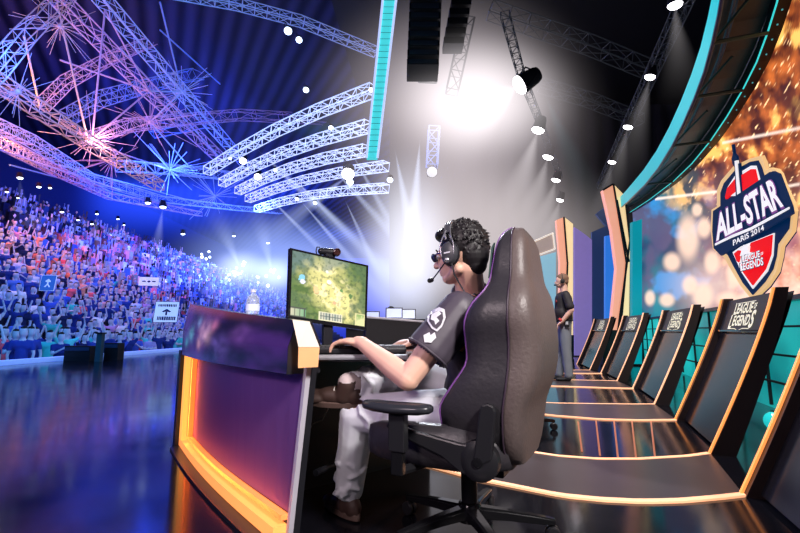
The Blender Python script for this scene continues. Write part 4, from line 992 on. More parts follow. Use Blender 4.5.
def gamecol(u, v, p):
    a = fbm(u*3.2, v*2.6, 51.); b = fbm(u*9, v*8, 60.); c3 = fbm(u*22, v*18, 66.)
    path = math.exp(-(((u-.5)*1.0+(v-.52)*.55)**2)*9)*math.exp(-((v-.5)**2)*2.2)
    c = mix((.10, .17, .05), (.30, .38, .10), .5+b*1.3)
    c = mix(c, (.85, .76, .30), min(1, path*1.0+a*.7))
    c = mix(c, (1.2, 1.0, .55), sstep(.15, .5, b+path*.2)*path*.9)
    dark = sstep(.45, .95, abs(u-.5)*1.5+abs(v-.5)*.8+b*.55)
    c = mix(c, (.08, .15, .07), dark*.85)
    c = mix(c, (.12, .2, .22), sstep(.55, .9, v-u*.6+a*.4)*.7)
    c = mix(c, (.05, .09, .05), sstep(.12, .4, c3)*.5)
    for (x, y, r, cc) in ((.32, .47, .03, (1.3, .6, .3)), (.52, .36, .028, (1.4, .8, .4)), (.48, .62, .02, (1.2, 1.1, .9)), (.40, .52, .02, (1.2, .9, .5)), (.12, .62, .03, (.25, .6, .8)), (.14, .55, .02, (.8, .8, 1)), (.56, .30, .02, (1.3, .45, .25)), (.66, .53, .025, (.15, .3, .1)), (.78, .45, .03, (.12, .22, .08)), (.45, .78, .02, (.9, .9, .8))):
        if math.hypot(u-x, (v-y)*.75) < r*(1+b): c = cc
    if v < .15 and u < .2: c = (.09, .10, .08) if not (.01 < (u*16) % 1 < .75 and .02 < v < .12) else mix((.6, .55, .4), (.15, .4, .2), (u*5) % 1)
    if v < .14 and .36 < u < .68: c = (.8, .75, .5) if (v < .02 or v > .12 or u < .375 or u > .665) else ((.10, .13, .12) if (u*26) % 1 < .25 or .06 < v < .075 else mix((.35, .4, .35), (.7, .65, .5), (u*9) % 1))
    if v < .2 and u > .86: c = (.75, .68, .35) if (v > .18 or u < .875 or u > .985) else mix((.3, .42, .15), (.7, .7, .35), .5+b*2)
    return c
mb = MB(); mb.grid(lambda u, v: MQ(.026+.948*u, .055+.917*v, .0015), 110, 84, gamecol); mb.build('screen', attr_mat('game picture', 1.35, .2), mon, smooth='all', fixn=False)
mc = MQ(.5, 0, -.02); sx = (mBR-mBL).normalized()
mb = MB(); mb.box(Vector((mc.x, mc.y+.01, (mc.z+TOPZ)/2+.03)), (.05, .03, mc.z-TOPZ+.06), (sx, mn, Zv)); mb.build('stand_neck', M_blackw, mon, bevel=.004)
mb = MB(); mb.box(Vector((mc.x, mc.y, TOPZ+.006)), (.24, .17, .012), (sx, Vector((mn.x, mn.y, 0)).normalized(), Zv)); mb.build('stand_base', M_blackw, mon, bevel=.005)
# webcam on top of the monitor
wc = MQ(.5, 1, -.01)+Zv*.002
web = thing('webcam', 'small black camera with round lens clamped on top of the monitor', 'camera', tuple(wc))
mb = MB(); capsule(mb, wc+Vector((-.045, -.0, .03)), .018, wc+Vector((.03, .012, .024)), .020, 12); mb.build('body', M_blackw, web, smooth=True)
mb = MB(); q0 = wc+Vector((.03, -.002, .024)); mb.lathe(q0, [(.017, -.01), (.019, .018), (.014, .022), (.012, .016), (.0005, .014)], 18, (Vector((.8, .5, 0)).normalized(), Zv, Vector((.5, -.85, 0)).normalized())); mb.build('lens', mat('dark lens glass', (.05, .02, .02), .1), web, smooth=True)
mb = MB(); mb.path([wc+Vector((-.052, -.01, .048)), wc+Vector((-.066, -.01, .05)), wc+Vector((-.07, -.01, .03)), wc+Vector((-.066, -.01, .012)), wc+Vector((-.05, -.008, .008))], .0035, 6); mb.build('side_bracket', M_blackw, web, smooth=True)
mb = MB(); mb.box(wc+Vector((-.005, 0, .006)), (.05, .035, .012), (sx, Vector((mn.x, mn.y, 0)), Zv)); mb.build('clamp', M_blackw, web)
# ---------------------------------------------------------------- keyboard, mouse, bottle and small things
kc = at(356, 340, 2.02); kx = Vector((.97, .12, 0)).normalized(); ky = Vector((-kx.y, kx.x, 0)); kx_w = .39; ky_w = .14
kc = Vector((-.175, 1.955, TOPZ+.012))
kb = thing('keyboard', 'black computer keyboard lying on the desk under the left hand', 'keyboard', (kc.x, kc.y, TOPZ))
mb = MB(); mb.box(kc, (kx_w, ky_w, .02), (kx, ky, Zv)); mb.build('case', M_blackw, kb, bevel=.004)
M_key = mat('dark grey key', (.06, .06, .07), .45)
mb = MB()
for r in range(6):
    for c in range(21):
        w_ = .0165; u = (c-10)*.0185; v = (r-2.5)*.0205
        if r == 0 and 5 < c < 11:
            if c != 8: continue
            w_ = .09
        mb.box(kc+kx*u+ky*v+Zv*.015, (w_, .017, .012), (kx, ky, Zv))
kk = mb.build('keys', M_key, kb); kk['kind'] = 'stuff'
mouse_p = Vector((.035, 2.225, TOPZ+.004))
mp_ = Vector((.02, 2.24, TOPZ))
mb = MB(); mb.prism([(-.12, 2.26, TOPZ), (.09, 2.10, TOPZ), (.17, 2.40, TOPZ), (-.04, 2.52, TOPZ)], (0, 0, .004)); o = mb.build('mouse_mat', mat('peach mouse mat', (.55, .3, .25), .8)); tag(o, 'thin reddish mouse mat beside the keyboard', 'mouse mat')  # mat has a plain reddish base colour
mb = MB(); mb.ell(mouse_p+Zv*.018, (.055, .032, .02), Matrix.Rotation(2.7, 3, 'Z'), 18, 12); mm = blob(mb, .004, 2); o = mm.build('computer_mouse', M_blackw, None, smooth='all'); tag(o, 'small black computer mouse under the right hand', 'mouse')
mb = MB(); mb.path([mouse_p+Vector((-.05, .02, .01)), mouse_p+Vector((-.12, .04, .008)), mouse_p+Vector((-.2, .10, .008)), mouse_p+Vector((-.25, .22, .008))], .003, 6); mb.build('cable', M_blackw, o, smooth=True)
bp = DP(.33, lipz(.33)-.002, -.02)
bp = at(259, 314, 2.22); 
bp = Vector((bp.x, bp.y, 0)); sB = (bp-DE).dot(dd)/DL; bp = DP(sB, lipz(sB)-.002, -.005)
bt = thing('water_bottle', 'small clear water bottle with white label standing on the desk lip', 'bottle', tuple(bp))
M_bot = mat('clear bottle plastic', (.85, .9, 1), .1, trans=.75, var=.02, emis=(.5, .6, 1), es=.12)
mb = MB(); mb.lathe(bp, [(.002, 0), (.030, .002), (.032, .012), (.032, .06), (.029, .078), (.018, .094), (.0115, .10), (.0115, .112), (.002, .113)], 20); mb.build('bottle_body', M_bot, bt, smooth=True)
mb = MB(); mb.lathe(bp, [(.0326, .018), (.0326, .05)], 20); mb.build('paper_label', mat('white label', (.8, .85, .95), .6, emis=(.5, .6, 1), es=.3), bt, smooth=True)
mb = MB(); mb.lathe(bp, [(.0005, .108), (.0135, .108), (.0135, .122), (.0005, .123)], 16); mb.build('cap', mat('white cap', (.85, .87, .95), .4), bt, smooth=True)
# cable dangling under the desk
mb = MB(); mb.path([at(330, 405, 2.35), at(322, 420, 2.35), at(312, 424, 2.34), at(307, 436, 2.33), at(303, 452, 2.33), at(300, 470, 2.33)], .0035, 5); o = mb.build('loose_cable', mat('grey cable', (.35, .33, .3), .5)); tag(o, 'thin grey cable dangling in the dark under the desk', 'cable')
# ================================================================== GAMING CHAIR
CB = Vector((.262, 1.83, 0)); YAW = math.radians(27)
cf = Vector((-math.cos(YAW), math.sin(YAW), 0)); cl = Vector((-math.sin(YAW), -math.cos(YAW), 0))
def CW(f, l, z): return CB+cf*f+cl*l+Vector((0, 0, z))
M_leath = mat('black faux leather', (.035, .032, .038), .38, var=.1, scale=60, bump=.15)
M_leath_b = mat('brown black rear leather', (.12, .092, .088), .45, var=.12, scale=80, bump=.2)
M_plast = mat('black chair plastic', (.015, .015, .018), .35)
M_glossp = mat('gloss black metal', (.012, .012, .014), .15, .3)
M_pipe = mat('purple piping', (.22, .08, .32), .5)
def make_chair():
    ch = thing('gaming_chair', 'black racing style gaming chair with brownish rear shell that the seated player leans on', 'chair', tuple(CB), 'gaming chairs at the player stations')
    rows = [(0.355, 0.17, 0.06, -0.18, 0.07), (0.4, 0.215, 0.13, -0.175, 0.085), (0.46, 0.245, 0.19, -0.178, 0.09), (0.54, 0.265, 0.2, -0.183, 0.095), (0.62, 0.27, 0.15, -0.19, 0.125), (0.69, 0.262, 0.105, -0.196, 0.135), (0.76, 0.262, 0.115, -0.2, 0.135), (0.83, 0.278, 0.12, -0.204, 0.125), (0.89, 0.272, 0.10, -0.208, 0.115), (0.94, 0.245, 0.055, -0.21, 0.105), (0.98, 0.2, 0.05, -0.212, 0.085), (1.03, 0.185, 0.045, -0.213, 0.08), (1.08, 0.172, 0.04, -0.214, 0.075), (1.13, 0.155, 0.03, -0.215, 0.068), (1.165, 0.122, 0.015, -0.216, 0.055), (1.185, 0.07, 0.0, -0.216, 0.04)]
    # interpolate for smoothness
    def interp(zq):
        for a, b in zip(rows, rows[1:]):
            if zq <= b[0]+1e-9:
                t = (zq-a[0])/(b[0]-a[0]); t2 = t
                return [a[i]+(b[i]-a[i])*t2 for i in range(5)]
        return list(rows[-1])
    zs = [rows[0][0]+(rows[-1][0]-rows[0][0])*(1-(1-i/40)**1.15) for i in range(41)]
    rr = [interp(z) for z in zs]
    for _ in range(1):
        rr = [rr[0]]+[[(rr[i-1][k]+2*rr[i][k]+rr[i+1][k])/4 for k in range(5)] for i in range(1, 40)]+[rr[-1]]
    # rear shell: outer back surface wrapping round to the seam
    def ring_back(z, hw, bo, back, th):
        pts = []
        for i in range(13):
            a = -1+2*i/12; x = hw*.99*math.sin(a*PI/2*.98); f = back-th*(1-abs(a)**5)*.62-th*.38
            pts.append(CW(f, -x, z))
        for i in range(13):
            a = 1-2*i/12; x = hw*.97*math.sin(a*PI/2*.98); pts.append(CW(back-th*.25, -x, z))
        return pts
    mb = MB(); mb.loft([ring_back(*r) for r in rr]); mb.build('rear_shell', M_leath_b, ch, smooth=True, angle=50)
    def ring_front(z, hw, bo, back, th):
        pts = []
        prof = [(-1.0, -th*.30), (-1.02, bo*.35), (-1.0, bo*.8), (-.93, bo), (-.82, bo*.93), (-.68, bo*.45), (-.45, .025), (0, .018), (.45, .025), (.68, bo*.45), (.82, bo*.93), (.93, bo), (1.0, bo*.8), (1.02, bo*.35), (1.0, -th*.30)]
        for a, f in prof: pts.append(CW(back+f, -a*hw, z))
        return pts
    mb = MB(); mb.loft([ring_front(*r) for r in rr]); mb.build('backrest', M_leath, ch, smooth=True, angle=60)
    for s in (-1, 1):
        mb = MB(); mb.path([CW(r[3]-r[4]*.28, -s*r[1]*1.004, r[0]) for r in rr], .0035, 6); mb.build('seam', mat('seam thread', (.05, .03, .05), .5), ch, smooth=True)
        mb = MB(); mb.path([CW(r[3]+r[2]*1.0, -s*r[1]*.93, r[0]+.001) for r in rr[3:]], .0035, 6); mb.build('piping', M_pipe, ch, smooth=True)
    # harness opening beside the head: dark recess on either side
    for s in (-1, 1):
        mb = MB(); mb.prism([CW(-.158, -s*.182, .985), CW(-.150, -s*.135, .995), CW(-.165, -s*.118, 1.125), CW(-.165, -s*.155, 1.10)], cf*.006+cl*0); mb.build('harness_opening', mat('dark green mesh', (.03, .07, .06), .7), ch)
    # seat
    mb = MB()
    capsule(mb, CW(-.20, .0, .385), .10, CW(-.20, .0, .385), .10)
    mb.v = []; mb.f = []; mb.m = []
    def seatring(f, hw, zt, zb, bol):
        pr = [(-1, zb+.02), (-1.03, (zb+zt)/2), (-1.0, zt+bol*.7), (-.9, zt+bol), (-.78, zt+bol*.6), (-.6, zt), (0, zt-.008), (.6, zt), (.78, zt+bol*.6), (.9, zt+bol), (1.0, zt+bol*.7), (1.03, (zb+zt)/2), (1, zb+.02), (.8, zb), (0, zb-.005), (-.8, zb)]
        return [CW(f, -a*hw, z) for a, z in pr]
    mb.loft([seatring(-.21, .20, .42, .335, .02), seatring(-.16, .245, .44, .33, .03), seatring(-.02, .262, .445, .32, .035), seatring(.14, .262, .448, .32, .03), seatring(.25, .255, .452, .325, .018), seatring(.30, .235, .445, .335, .01), seatring(.325, .2, .42, .35, .005)])
    mb.build('seat', M_leath, ch, smooth=True, angle=70)
    mb = MB(); mb.box(CW(-.02, 0, .305), (.30, .24, .03), (cf, cl, Zv)); mb.build('tilt_plate', M_plast, ch, bevel=.006)
    # armrests
    for s in (1, -1):
        ar = MB(); L = .345*s
        o0 = MB(); prr = []
        for f, w_, t in ((.0, .012, .010), (.012, .03, .016), (.05, .042, .020), (.13, .045, .021), (.21, .042, .020), (.25, .03, .016), (.262, .012, .010)):
            cpt = CW(.0+f, L, .545-.006*math.sin(f*12)); prr.append([cpt+cl*(w_*math.cos(2*PI*i/14))+Zv*(t*math.sin(2*PI*i/14)) for i in range(14)])
        o0.loft(prr); arm = o0.build('arm_pad', mat('satin black arm pad', (.03, .032, .04), .25), ch, smooth=True, angle=60)
        p = MB(); p.loft([[CW(.125+a*.03, L+b*.018, z) for a, b in ((-1, -1), (1, -1), (1, 1), (-1, 1))] for z in (.535, .50, .40)]); p.build('arm_post', M_plast, arm, bevel=.004)
        p = MB(); p.loft([[CW(.125+a*.022, L+b*.014, z) for a, b in ((-1, -1), (1, -1), (1, 1), (-1, 1))] for z in (.41, .345, .325)]); p.build('arm_sleeve', M_glossp, arm, bevel=.004)
        p = MB(); p.tube(CW(.125, L, .335), CW(.11, .12*s, .312), .016, 8); p.build('arm_bracket', M_plast, arm)
        # recliner side mechanism
        p = MB(); hub = CW(-.135, .272*s, .385)
        p.lathe(hub-cl*(.02*s), [(.001, 0), (.062, 0), (.066, .012), (.064, .036), (.045, .046), (.02, .047), (.001, .04)], 26, (cf, Zv, cl*s)); mech = p.build('recliner_hub', M_plast, ch, smooth=True)
        p = MB(); p.loft([[hub+cl*(s*y)+q for y, q in ((0.0, cf*a), (.022, cf*a), (.022, cf*b), (.0, cf*b))] for a, b, in ((0, 0),)]*1) if False else None
        p = MB(); path = [(-.035, .01), (-.034, .16), (-.024, .178), (-.006, .184), (.012, .178), (.02, .165), (.026, .01), (.0, -.01)]
        p.prism([hub+cf*(a-.01-.12*b)+Zv*b+cl*(.004*s) for a, b in path], cl*(.026*s)); p.build('back_bracket', M_plast, mech, bevel=.006)
        p = MB(); path = [(-.02, -.06), (-.045, .0), (-.0, .05), (.06, .048), (.14, .06), (.22, .072), (.33, .095), (.34, .075), (.24, .035), (.13, -.0), (.06, -.045)]
        p.prism([hub+cf*a+Zv*b-cl*(.002*s) for a, b in path], cl*(.020*s)); p.build('side_cover', M_plast, mech, bevel=.006)
        p = MB(); p.lathe(hub+cl*(.026*s), [(.001, .0), (.016, .0), (.016, .006), (.008, .008), (.001, .006)], 14, (cf, Zv, cl*s)); p.build('bolt_cap', M_glossp, mech, smooth=True)
    # column and star base
    BB = CW(.02, -.07, 0)
    mb = MB(); mb.lathe(BB, [(.03, .10), (.032, .17), (.032, .24), (.02, .245), (.02, .30), (.03, .30)], 18); mb.build('gas_column', M_plast, ch, smooth=True)
    mb = MB(); mb.lathe(BB, [(.03, .055), (.05, .06), (.055, .10), (.042, .125), (.03, .13)], 20); mb.build('hub', M_glossp, ch, smooth=True)
    for a in (138, 66, -8, -78, -150):
        a = math.radians(a); d = Vector((math.cos(a), math.sin(a), 0)); w_ = Vector((-d.y, d.x, 0))
        p = MB(); p.loft([[BB+d*r+w_*(x*h)+Zv*(z0+zz*t) for x, zz in ((-1, -1), (1, -1), (1, .6), (.6, 1), (-.6, 1), (-1, .6))] for r, h, z0, t in ((.03, .028, .095, .022), (.15, .022, .088, .018), (.29, .018, .075, .013), (.325, .016, .072, .010))])
        leg = p.build('star_leg', M_glossp, ch, bevel=.003)
        p = MB(); c = BB+d*.315
        for s in (-1, 1): p.lathe(c+w_*(s*.014-.009)+Zv*.028, [(.001, 0), (.024, 0), (.028, .005), (.028, .013), (.024, .018), (.001, .018)], 18, (d, Zv, w_))
        p.lathe(c+Zv*.03, [(.001, -.002), (.009, 0), (.009, .045), (.001, .045)], 10)
        p.build('caster', M_plast, leg, smooth=True)
    return ch
chair = make_chair()
for (x, y, rz, lab) in ((.93, 3.75, .10, 'black gaming chair at the next station, hidden except for its casters'), (1.72, 6.3, .25, 'small distant black gaming chair beside the standing man')):
    c = copy_tree(chair); c.location = (x, y, 0); c.rotation_euler = (0, 0, rz); c['label'] = lab

# ================================================================== SEATED PLAYER
M_skin = mat('skin', (.88, .52, .39), .5, var=.06, scale=20)
M_hair = mat('black hair', (.012, .010, .012), .5, var=.3, scale=60)
M_shirt = mat('dark grey jersey', (.075, .062, .085), .5, var=.15, scale=10)
M_jeans = mat('pale washed trousers', (.78, .8, .86), .75, var=.18, scale=14, bump=.3)
M_shoe = mat('dark brown shoe', (.05, .025, .02), .6)
M_sole = mat('shoe sole', (.10, .06, .05), .6)
PY = math.radians(26); pf = Vector((-math.cos(PY), math.sin(PY), 0)); plv = Vector((-math.sin(PY), -math.cos(PY), 0))
HC = at(460, 256, 1.80)                                   # middle of the head
hy = math.radians(34); hf = Vector((-math.cos(hy), math.sin(hy), -.10)).normalized(); hl = Zv.cross(hf).normalized(); hu = hf.cross(hl).normalized()
def HP(f, l, u): return HC+hf*f+hl*l+hu*u
Rh = Matrix((hf, hl, hu)).transposed()
man = thing('person', 'seated player in dark jersey and pale trousers, left hand on keyboard', 'person', (.1, 1.9, 0))
NB = Vector((.292, 1.868, .945)); PEL = Vector((.32, 1.86, .50))
SL = Vector((.222, 1.69, .875)); SR = Vector((.37, 2.03, .885))
EL_ = at(408, 379, 1.655); WL = at(361, 342.5, 1.83)
ER = Vector((.24, 2.32, .70)); WR = at(416, 342, 2.23)
kneeL = Vector((-.175, 1.95, .455)); ankL = Vector((-.222, 2.08, .115)); hipL = Vector((.27, 1.77, .485)); hipR = Vector((.34, 1.95, .49))
kneeR = Vector((.06, 2.20, .60)); ankR = Vector((-.195, 1.93, .572))
b = MB()
# head: skull, jaw, nose, brow, ears
b.ell(HP(-.012, 0, .028), (.098, .076, .098), Rh, 20, 14)
b.ell(HP(.028, 0, -.035), (.066, .058, .070), Rh, 18, 12)
b.ell(HP(.055, 0, -.082), (.032, .034, .026), Rh)
b.ell(HP(.078, 0, .018), (.020, .045, .020), Rh)
capsule(b, HP(.088, 0, .010), .009, HP(.112, 0, -.022), .014, 10)
b.ell(HP(.096, .012, -.026), (.011, .010, .009), Rh); b.ell(HP(.096, -.012, -.026), (.011, .010, .009), Rh)
b.ell(HP(.084, 0, -.052), (.014, .024, .008), Rh); b.ell(HP(.083, 0, -.064), (.013, .021, .008), Rh)
for s in (-1, 1):
    b.ell(HP(-.005, s*.078, -.004), (.018, .008, .032), Rh); b.ell(HP(.045, s*.042, -.025), (.028, .022, .025), Rh)
    capsule(b, HP(-.01, s*.05, -.06), .022, HP(.05, s*.025, -.085), .018, 10)
capsule(b, HP(-.030, 0, -.05), .056, NB+Vector((.0, 0, .0)), .062)
# torso
capsule(b, NB-Zv*.04, .075, NB-Zv*.18, .13); capsule(b, SL-plv*.03, .055, SR+plv*.03, .055)
b.ell(NB.lerp(PEL, .35), (.105, .16, .17), Matrix((pf, plv, Zv)).transposed()); b.ell(NB.lerp(PEL, .75), (.115, .15, .16), Matrix((pf, plv, Zv)).transposed())
b.ell(PEL, (.12, .165, .10), Matrix((pf, plv, Zv)).transposed())
# left arm
capsule(b, SL, .052, SL.lerp(EL_, .45), .050); capsule(b, SL.lerp(EL_, .45), .050, EL_, .042); capsule(b, EL_, .043, EL_.lerp(WL, .3), .043); capsule(b, EL_.lerp(WL, .3), .043, WL, .026)
capsule(b, SR, .05, ER, .04); capsule(b, ER, .04, WR, .026)
# legs (inside the trousers)
for h_, k_, a_ in ((hipL, kneeL, ankL), (hipR, kneeR, ankR)):
    capsule(b, h_, .075, k_, .05); capsule(b, k_, .045, a_, .032)
def hand(b, W, d, up_, side, curl, L=.085, spread=1., lift=0.):
    """palm + four bent fingers + thumb, rooted at the wrist W; d forward, up_ back of the hand, side towards the thumb"""
    d = d.normalized(); side = (side-d*side.dot(d)).normalized(); up_ = side.cross(d); 
    if up_.z < 0: up_ = -up_
    pal = W+d*.045
    R = Matrix((d, side, up_)).transposed()
    capsule(b, W-d*.01, .025, W+d*.02, .024, 12)
    b.ell(W+d*.05, (.046, .041, .016), R, 16, 10)
    for k in range(4):
        o = (1.5-k)*.020
        capsule(b, W+d*.03+side*(o*.7), .013, W+d*.085+side*o-up_*.002, .0105, 10)
        Ls = (.040, .045, .041, .033)[k]; c = curl[k]
        p0 = W+d*.085+side*o-up_*.002; ang = c*.55; dir1 = (d*math.cos(ang)-up_*math.sin(ang)+side*((1.5-k)*.09*spread)).normalized(); p1 = p0+dir1*Ls
        ang += c*.75; dir2 = (d*math.cos(ang)-up_*math.sin(ang)+side*((1.5-k)*.07*spread)).normalized(); p2 = p1+dir2*(Ls*.62)
        ang += c*.5; dir3 = (d*math.cos(ang)-up_*math.sin(ang)).normalized(); p3 = p2+dir3*(Ls*.48)
        capsule(b, p0, .0100, p1, .0088, 10); capsule(b, p1, .0088, p2, .0080, 10); capsule(b, p2, .0080, p3, .0070, 10)
    t0 = W+d*.02+side*.024; t1 = t0+(d*.55+side*.75-up_*.15).normalized()*.042; t2 = t1+(d*.9+side*.35-up_*.25).normalized()*.030; t3 = t2+(d*.95+side*.1-up_*.3).normalized()*.020
    capsule(b, t0, .0155, t1, .0115, 10); capsule(b, t1, .0115, t2, .0100, 10); capsule(b, t2, .0100, t3, .0085, 10)
hand_dir = Vector((-.80, .55, .06))
hand(b, WL, hand_dir, Zv, Vector((.45, .85, 0)), (.55, .5, .6, .75))
hand(b, WR, Vector((-.93, -.10, -.04)), Zv, Vector((.1, -.95, 0)), (.7, .75, .8, .9))
body = blob(b, .0042, 4, .5)
bo = body.build('body', M_skin, man, smooth='all', fixn=False)
# eyes and brows
for s in (-1, 1):
    p = MB(); p.ell(HP(.079, s*.031, .008), (.011, .013, .010), Rh, 12, 8); p.build('eye', mat('eye white', (.8, .8, .8), .3), man, smooth='all')
    p = MB(); p.ell(HP(.0885, s*.031, .008), (.003, .006, .006), Rh, 12, 8); p.build('iris', mat('dark iris', (.03, .015, .01), .2), man, smooth='all')
    p = MB(); capsule(p, HP(.090, s*.015, .030), .004, HP(.078, s*.052, .032), .003, 8); p.build('eyebrow', M_hair, man, smooth='all')
# hair: short, tousled on top, trimmed neck
random.seed(11)
h = MB(); h.ell(HP(-.022, 0, .050), (.101, .084, .092), Rh, 22, 16); h.ell(HP(-.060, 0, .005), (.062, .070, .085), Rh, 20, 14); h.ell(HP(-.066, 0, -.045), (.042, .052, .045), Rh)
h.ell(HP(.045, 0, .095), (.052, .062, .032), Rh)
for s in (-1, 1): h.ell(HP(.008, s*.066, .030), (.030, .014, .045), Rh)
for i in range(620):
    th = random.uniform(0, 2*PI); ph = random.uniform(.0, 2.15)
    n = Vector((math.sin(ph)*math.cos(th), math.sin(ph)*math.sin(th), math.cos(ph)))
    if n.x > .35 and n.z < .62: continue
    if n.z < -.15 and n.x > -.3: continue
    base = HP(-.022+n.x*.094, n.y*.078, .048+n.z*.086)
    dv = (hf*n.x+hl*n.y+hu*n.z); sw = hf*random.uniform(.1, .7)*(1 if n.z > .4 else -.2)+hl*random.uniform(-.4, .4)+hu*(random.uniform(0, .6) if n.z > .5 else random.uniform(-1.2, -.3))
    tip = base+(dv*.6+sw).normalized()*random.uniform(.012, .024)
    capsule(h, base, .0055, tip, .0022, 6)
hb = blob(h, .0030, 1, .4); hb.build('hair', M_hair, man, smooth='all', fixn=False)
# jersey
s = MB(); Rt = Matrix((pf, plv, Zv)).transposed()
capsule(s, NB-Zv*.035, .080, NB-Zv*.19, .142); capsule(s, SL-plv*.035, .066, SR+plv*.035, .066)
s.ell(NB.lerp(PEL, .30), (.125, .178, .17), Rt, 22, 14); s.ell(NB.lerp(PEL, .55)-pf*.005, (.128, .172, .17), Rt, 22, 14); s.ell(NB.lerp(PEL, .85), (.135, .178, .13), Rt, 22, 14)
capsule(s, SL, .074, SL.lerp(EL_, .50), .084); capsule(s, SL.lerp(EL_, .5), .084, SL.lerp(EL_, .58), .086)
capsule(s, SR, .068, SR.lerp(ER, .6), .066)
for (a, b_, r) in ((SL.lerp(EL_, .2)+plv*.055+pf*.02, SL.lerp(EL_, .42)+plv*.06-pf*.03, .012), (SL.lerp(EL_, .35)-pf*.05+plv*.04, SL.lerp(EL_, .5)+plv*.065, .011), (SL+plv*.05-pf*.04, SL-pf*.06-Zv*.1+plv*.03, .014), (NB.lerp(PEL, .5)+plv*.15+pf*.06, NB.lerp(PEL, .8)+plv*.165-pf*.03, .012), (NB.lerp(PEL, .6)+plv*.16-pf*.0, NB.lerp(PEL, .95)+plv*.16+pf*.05, .012)): capsule(s, a, r, b_, r*.6, 8)
sb = blob(s, .006, 5, .6)
# open the sleeve end and neck by trimming what lies past hem planes
def trim(mb_, tests):
    bad = [any(t(Vector(v)) for t in tests) for v in mb_.v]
    mb_.f = [f for f in mb_.f if not all(bad[i] for i in f)]; mb_.m = [0]*len(mb_.f); return mb_
axL = (EL_-SL).normalized(); hemL = SL.lerp(EL_, .64); axR = (ER-SR).normalized(); hemR = SR.lerp(ER, .7)
nk = (HP(-.03, 0, -.05)-NB).normalized()
trim(sb, [lambda v: (v-hemL).dot(axL) > 0 and (v-hemL).length < .12, lambda v: (v-hemR).dot(axR) > 0 and (v-hemR).length < .12, lambda v: (v-(NB+nk*.028)).dot(nk) > 0 and (v-NB).length < .12])
sh_ = sb.build('jersey', M_shirt, man, smooth='all', fixn=False)
sm = sh_.modifiers.new('cloth', 'SOLIDIFY'); sm.thickness = .003
p = MB(); X = axL.orthogonal().normalized(); Yx = axL.cross(X); p.path([hemL-axL*.004+X*(.0855*math.cos(a))+Yx*(.0855*math.sin(a)) for a in [2*PI*i/24 for i in range(24)]], .004, 6, closed=True); p.build('sleeve_hem', M_shirt, sh_, smooth='all')
X = nk.orthogonal().normalized(); Yx = nk.cross(X); p = MB(); p.path([NB+nk*.026+X*(.068*math.cos(a))+Yx*(.068*math.sin(a)) for a in [2*PI*i/24 for i in range(24)]], .009, 8, closed=True); p.build('collar', M_shirt, sh_, smooth='all')
# emblem patches on the sleeve and the orange side stripe, laid just over the cloth
from mathutils.bvhtree import BVHTree
bvh = BVHTree.FromPolygons([Vector(v) for v in sb.v], sb.f)
def drape_shape(name, polys_px, m, parent, off=.004, sub=3):
    mb_ = MB()
    for poly_ in polys_px:
        pts = []
        for i in range(len(poly_)):
            a, b2 = poly_[i], poly_[(i+1) % len(poly_)]
            for k in range(sub): pts.append((a[0]+(b2[0]-a[0])*k/sub, a[1]+(b2[1]-a[1])*k/sub))
        cxx = sum(q[0] for q in pts)/len(pts); cyy = sum(q[1] for q in pts)/len(pts)
        vs = []
        for q in [(cxx, cyy)]+pts:
            o_ = Vector((0, 0, H)); d_ = ray(*q).normalized(); hit = bvh.ray_cast(o_, d_)
            if hit[0] is None: hit = bvh.find_nearest(at(q[0], q[1], 1.66))
            nn = hit[1] if hit[1].dot(d_) < 0 else -hit[1]; vs.append(hit[0]+nn*off)
        if vs: mb_.add(vs, [(0, i+1, (i+1) % len(pts)+1) for i in range(len(pts))])
    if mb_.v: return mb_.build(name, m, parent, fixn=False)
M_badge = mat('white emblem print', (.75, .75, .8), .6)
def off_px(poly_, dx, dy, k=1.): return [(x*k+dx, y*k+dy) for x, y in poly_]
ox, oy = 437, 319
drape_shape('shield_emblem', [[(ox+x, oy+y) for x, y in ((-8, -5), (-3, -8), (3, -11), (8, -9), (9, -1), (5, 8), (0, 13), (-5, 10), (-9, 3))]], M_badge, sh_, .0055)
drape_shape('shield_field', [[(ox+x*.75, oy+1+y*.75) for x, y in ((-8, -5), (-3, -8), (3, -11), (8, -9), (9, -1), (5, 8), (0, 13), (-5, 10), (-9, 3))]], M_shirt, sh_, .0075)
drape_shape('shield_mark', [[(ox-4, oy-3), (ox+3, oy-7), (ox+5, oy-4), (ox, oy-1), (ox+3, oy+3), (ox-1, oy+7), (ox-2, oy+3), (ox-5, oy+2)]], M_badge, sh_, .0095, 1)
drape_shape('lower_emblem', [[(424, 336), (430, 333), (431, 336), (435, 333), (436, 338), (431, 343), (425, 343)]], M_badge, sh_, .007, 2)
drape_shape('side_stripe', [[(476, 333), (478, 336), (463, 352), (460, 351)]], mat('orange yellow stripe', (.8, .35, .04), .6), sh_, .006)
drape_shape('shoulder_print', [[(479, 286), (486, 292), (478, 303), (473, 299)]], mat('pale print', (.42, .38, .42), .6), sh_, .006)
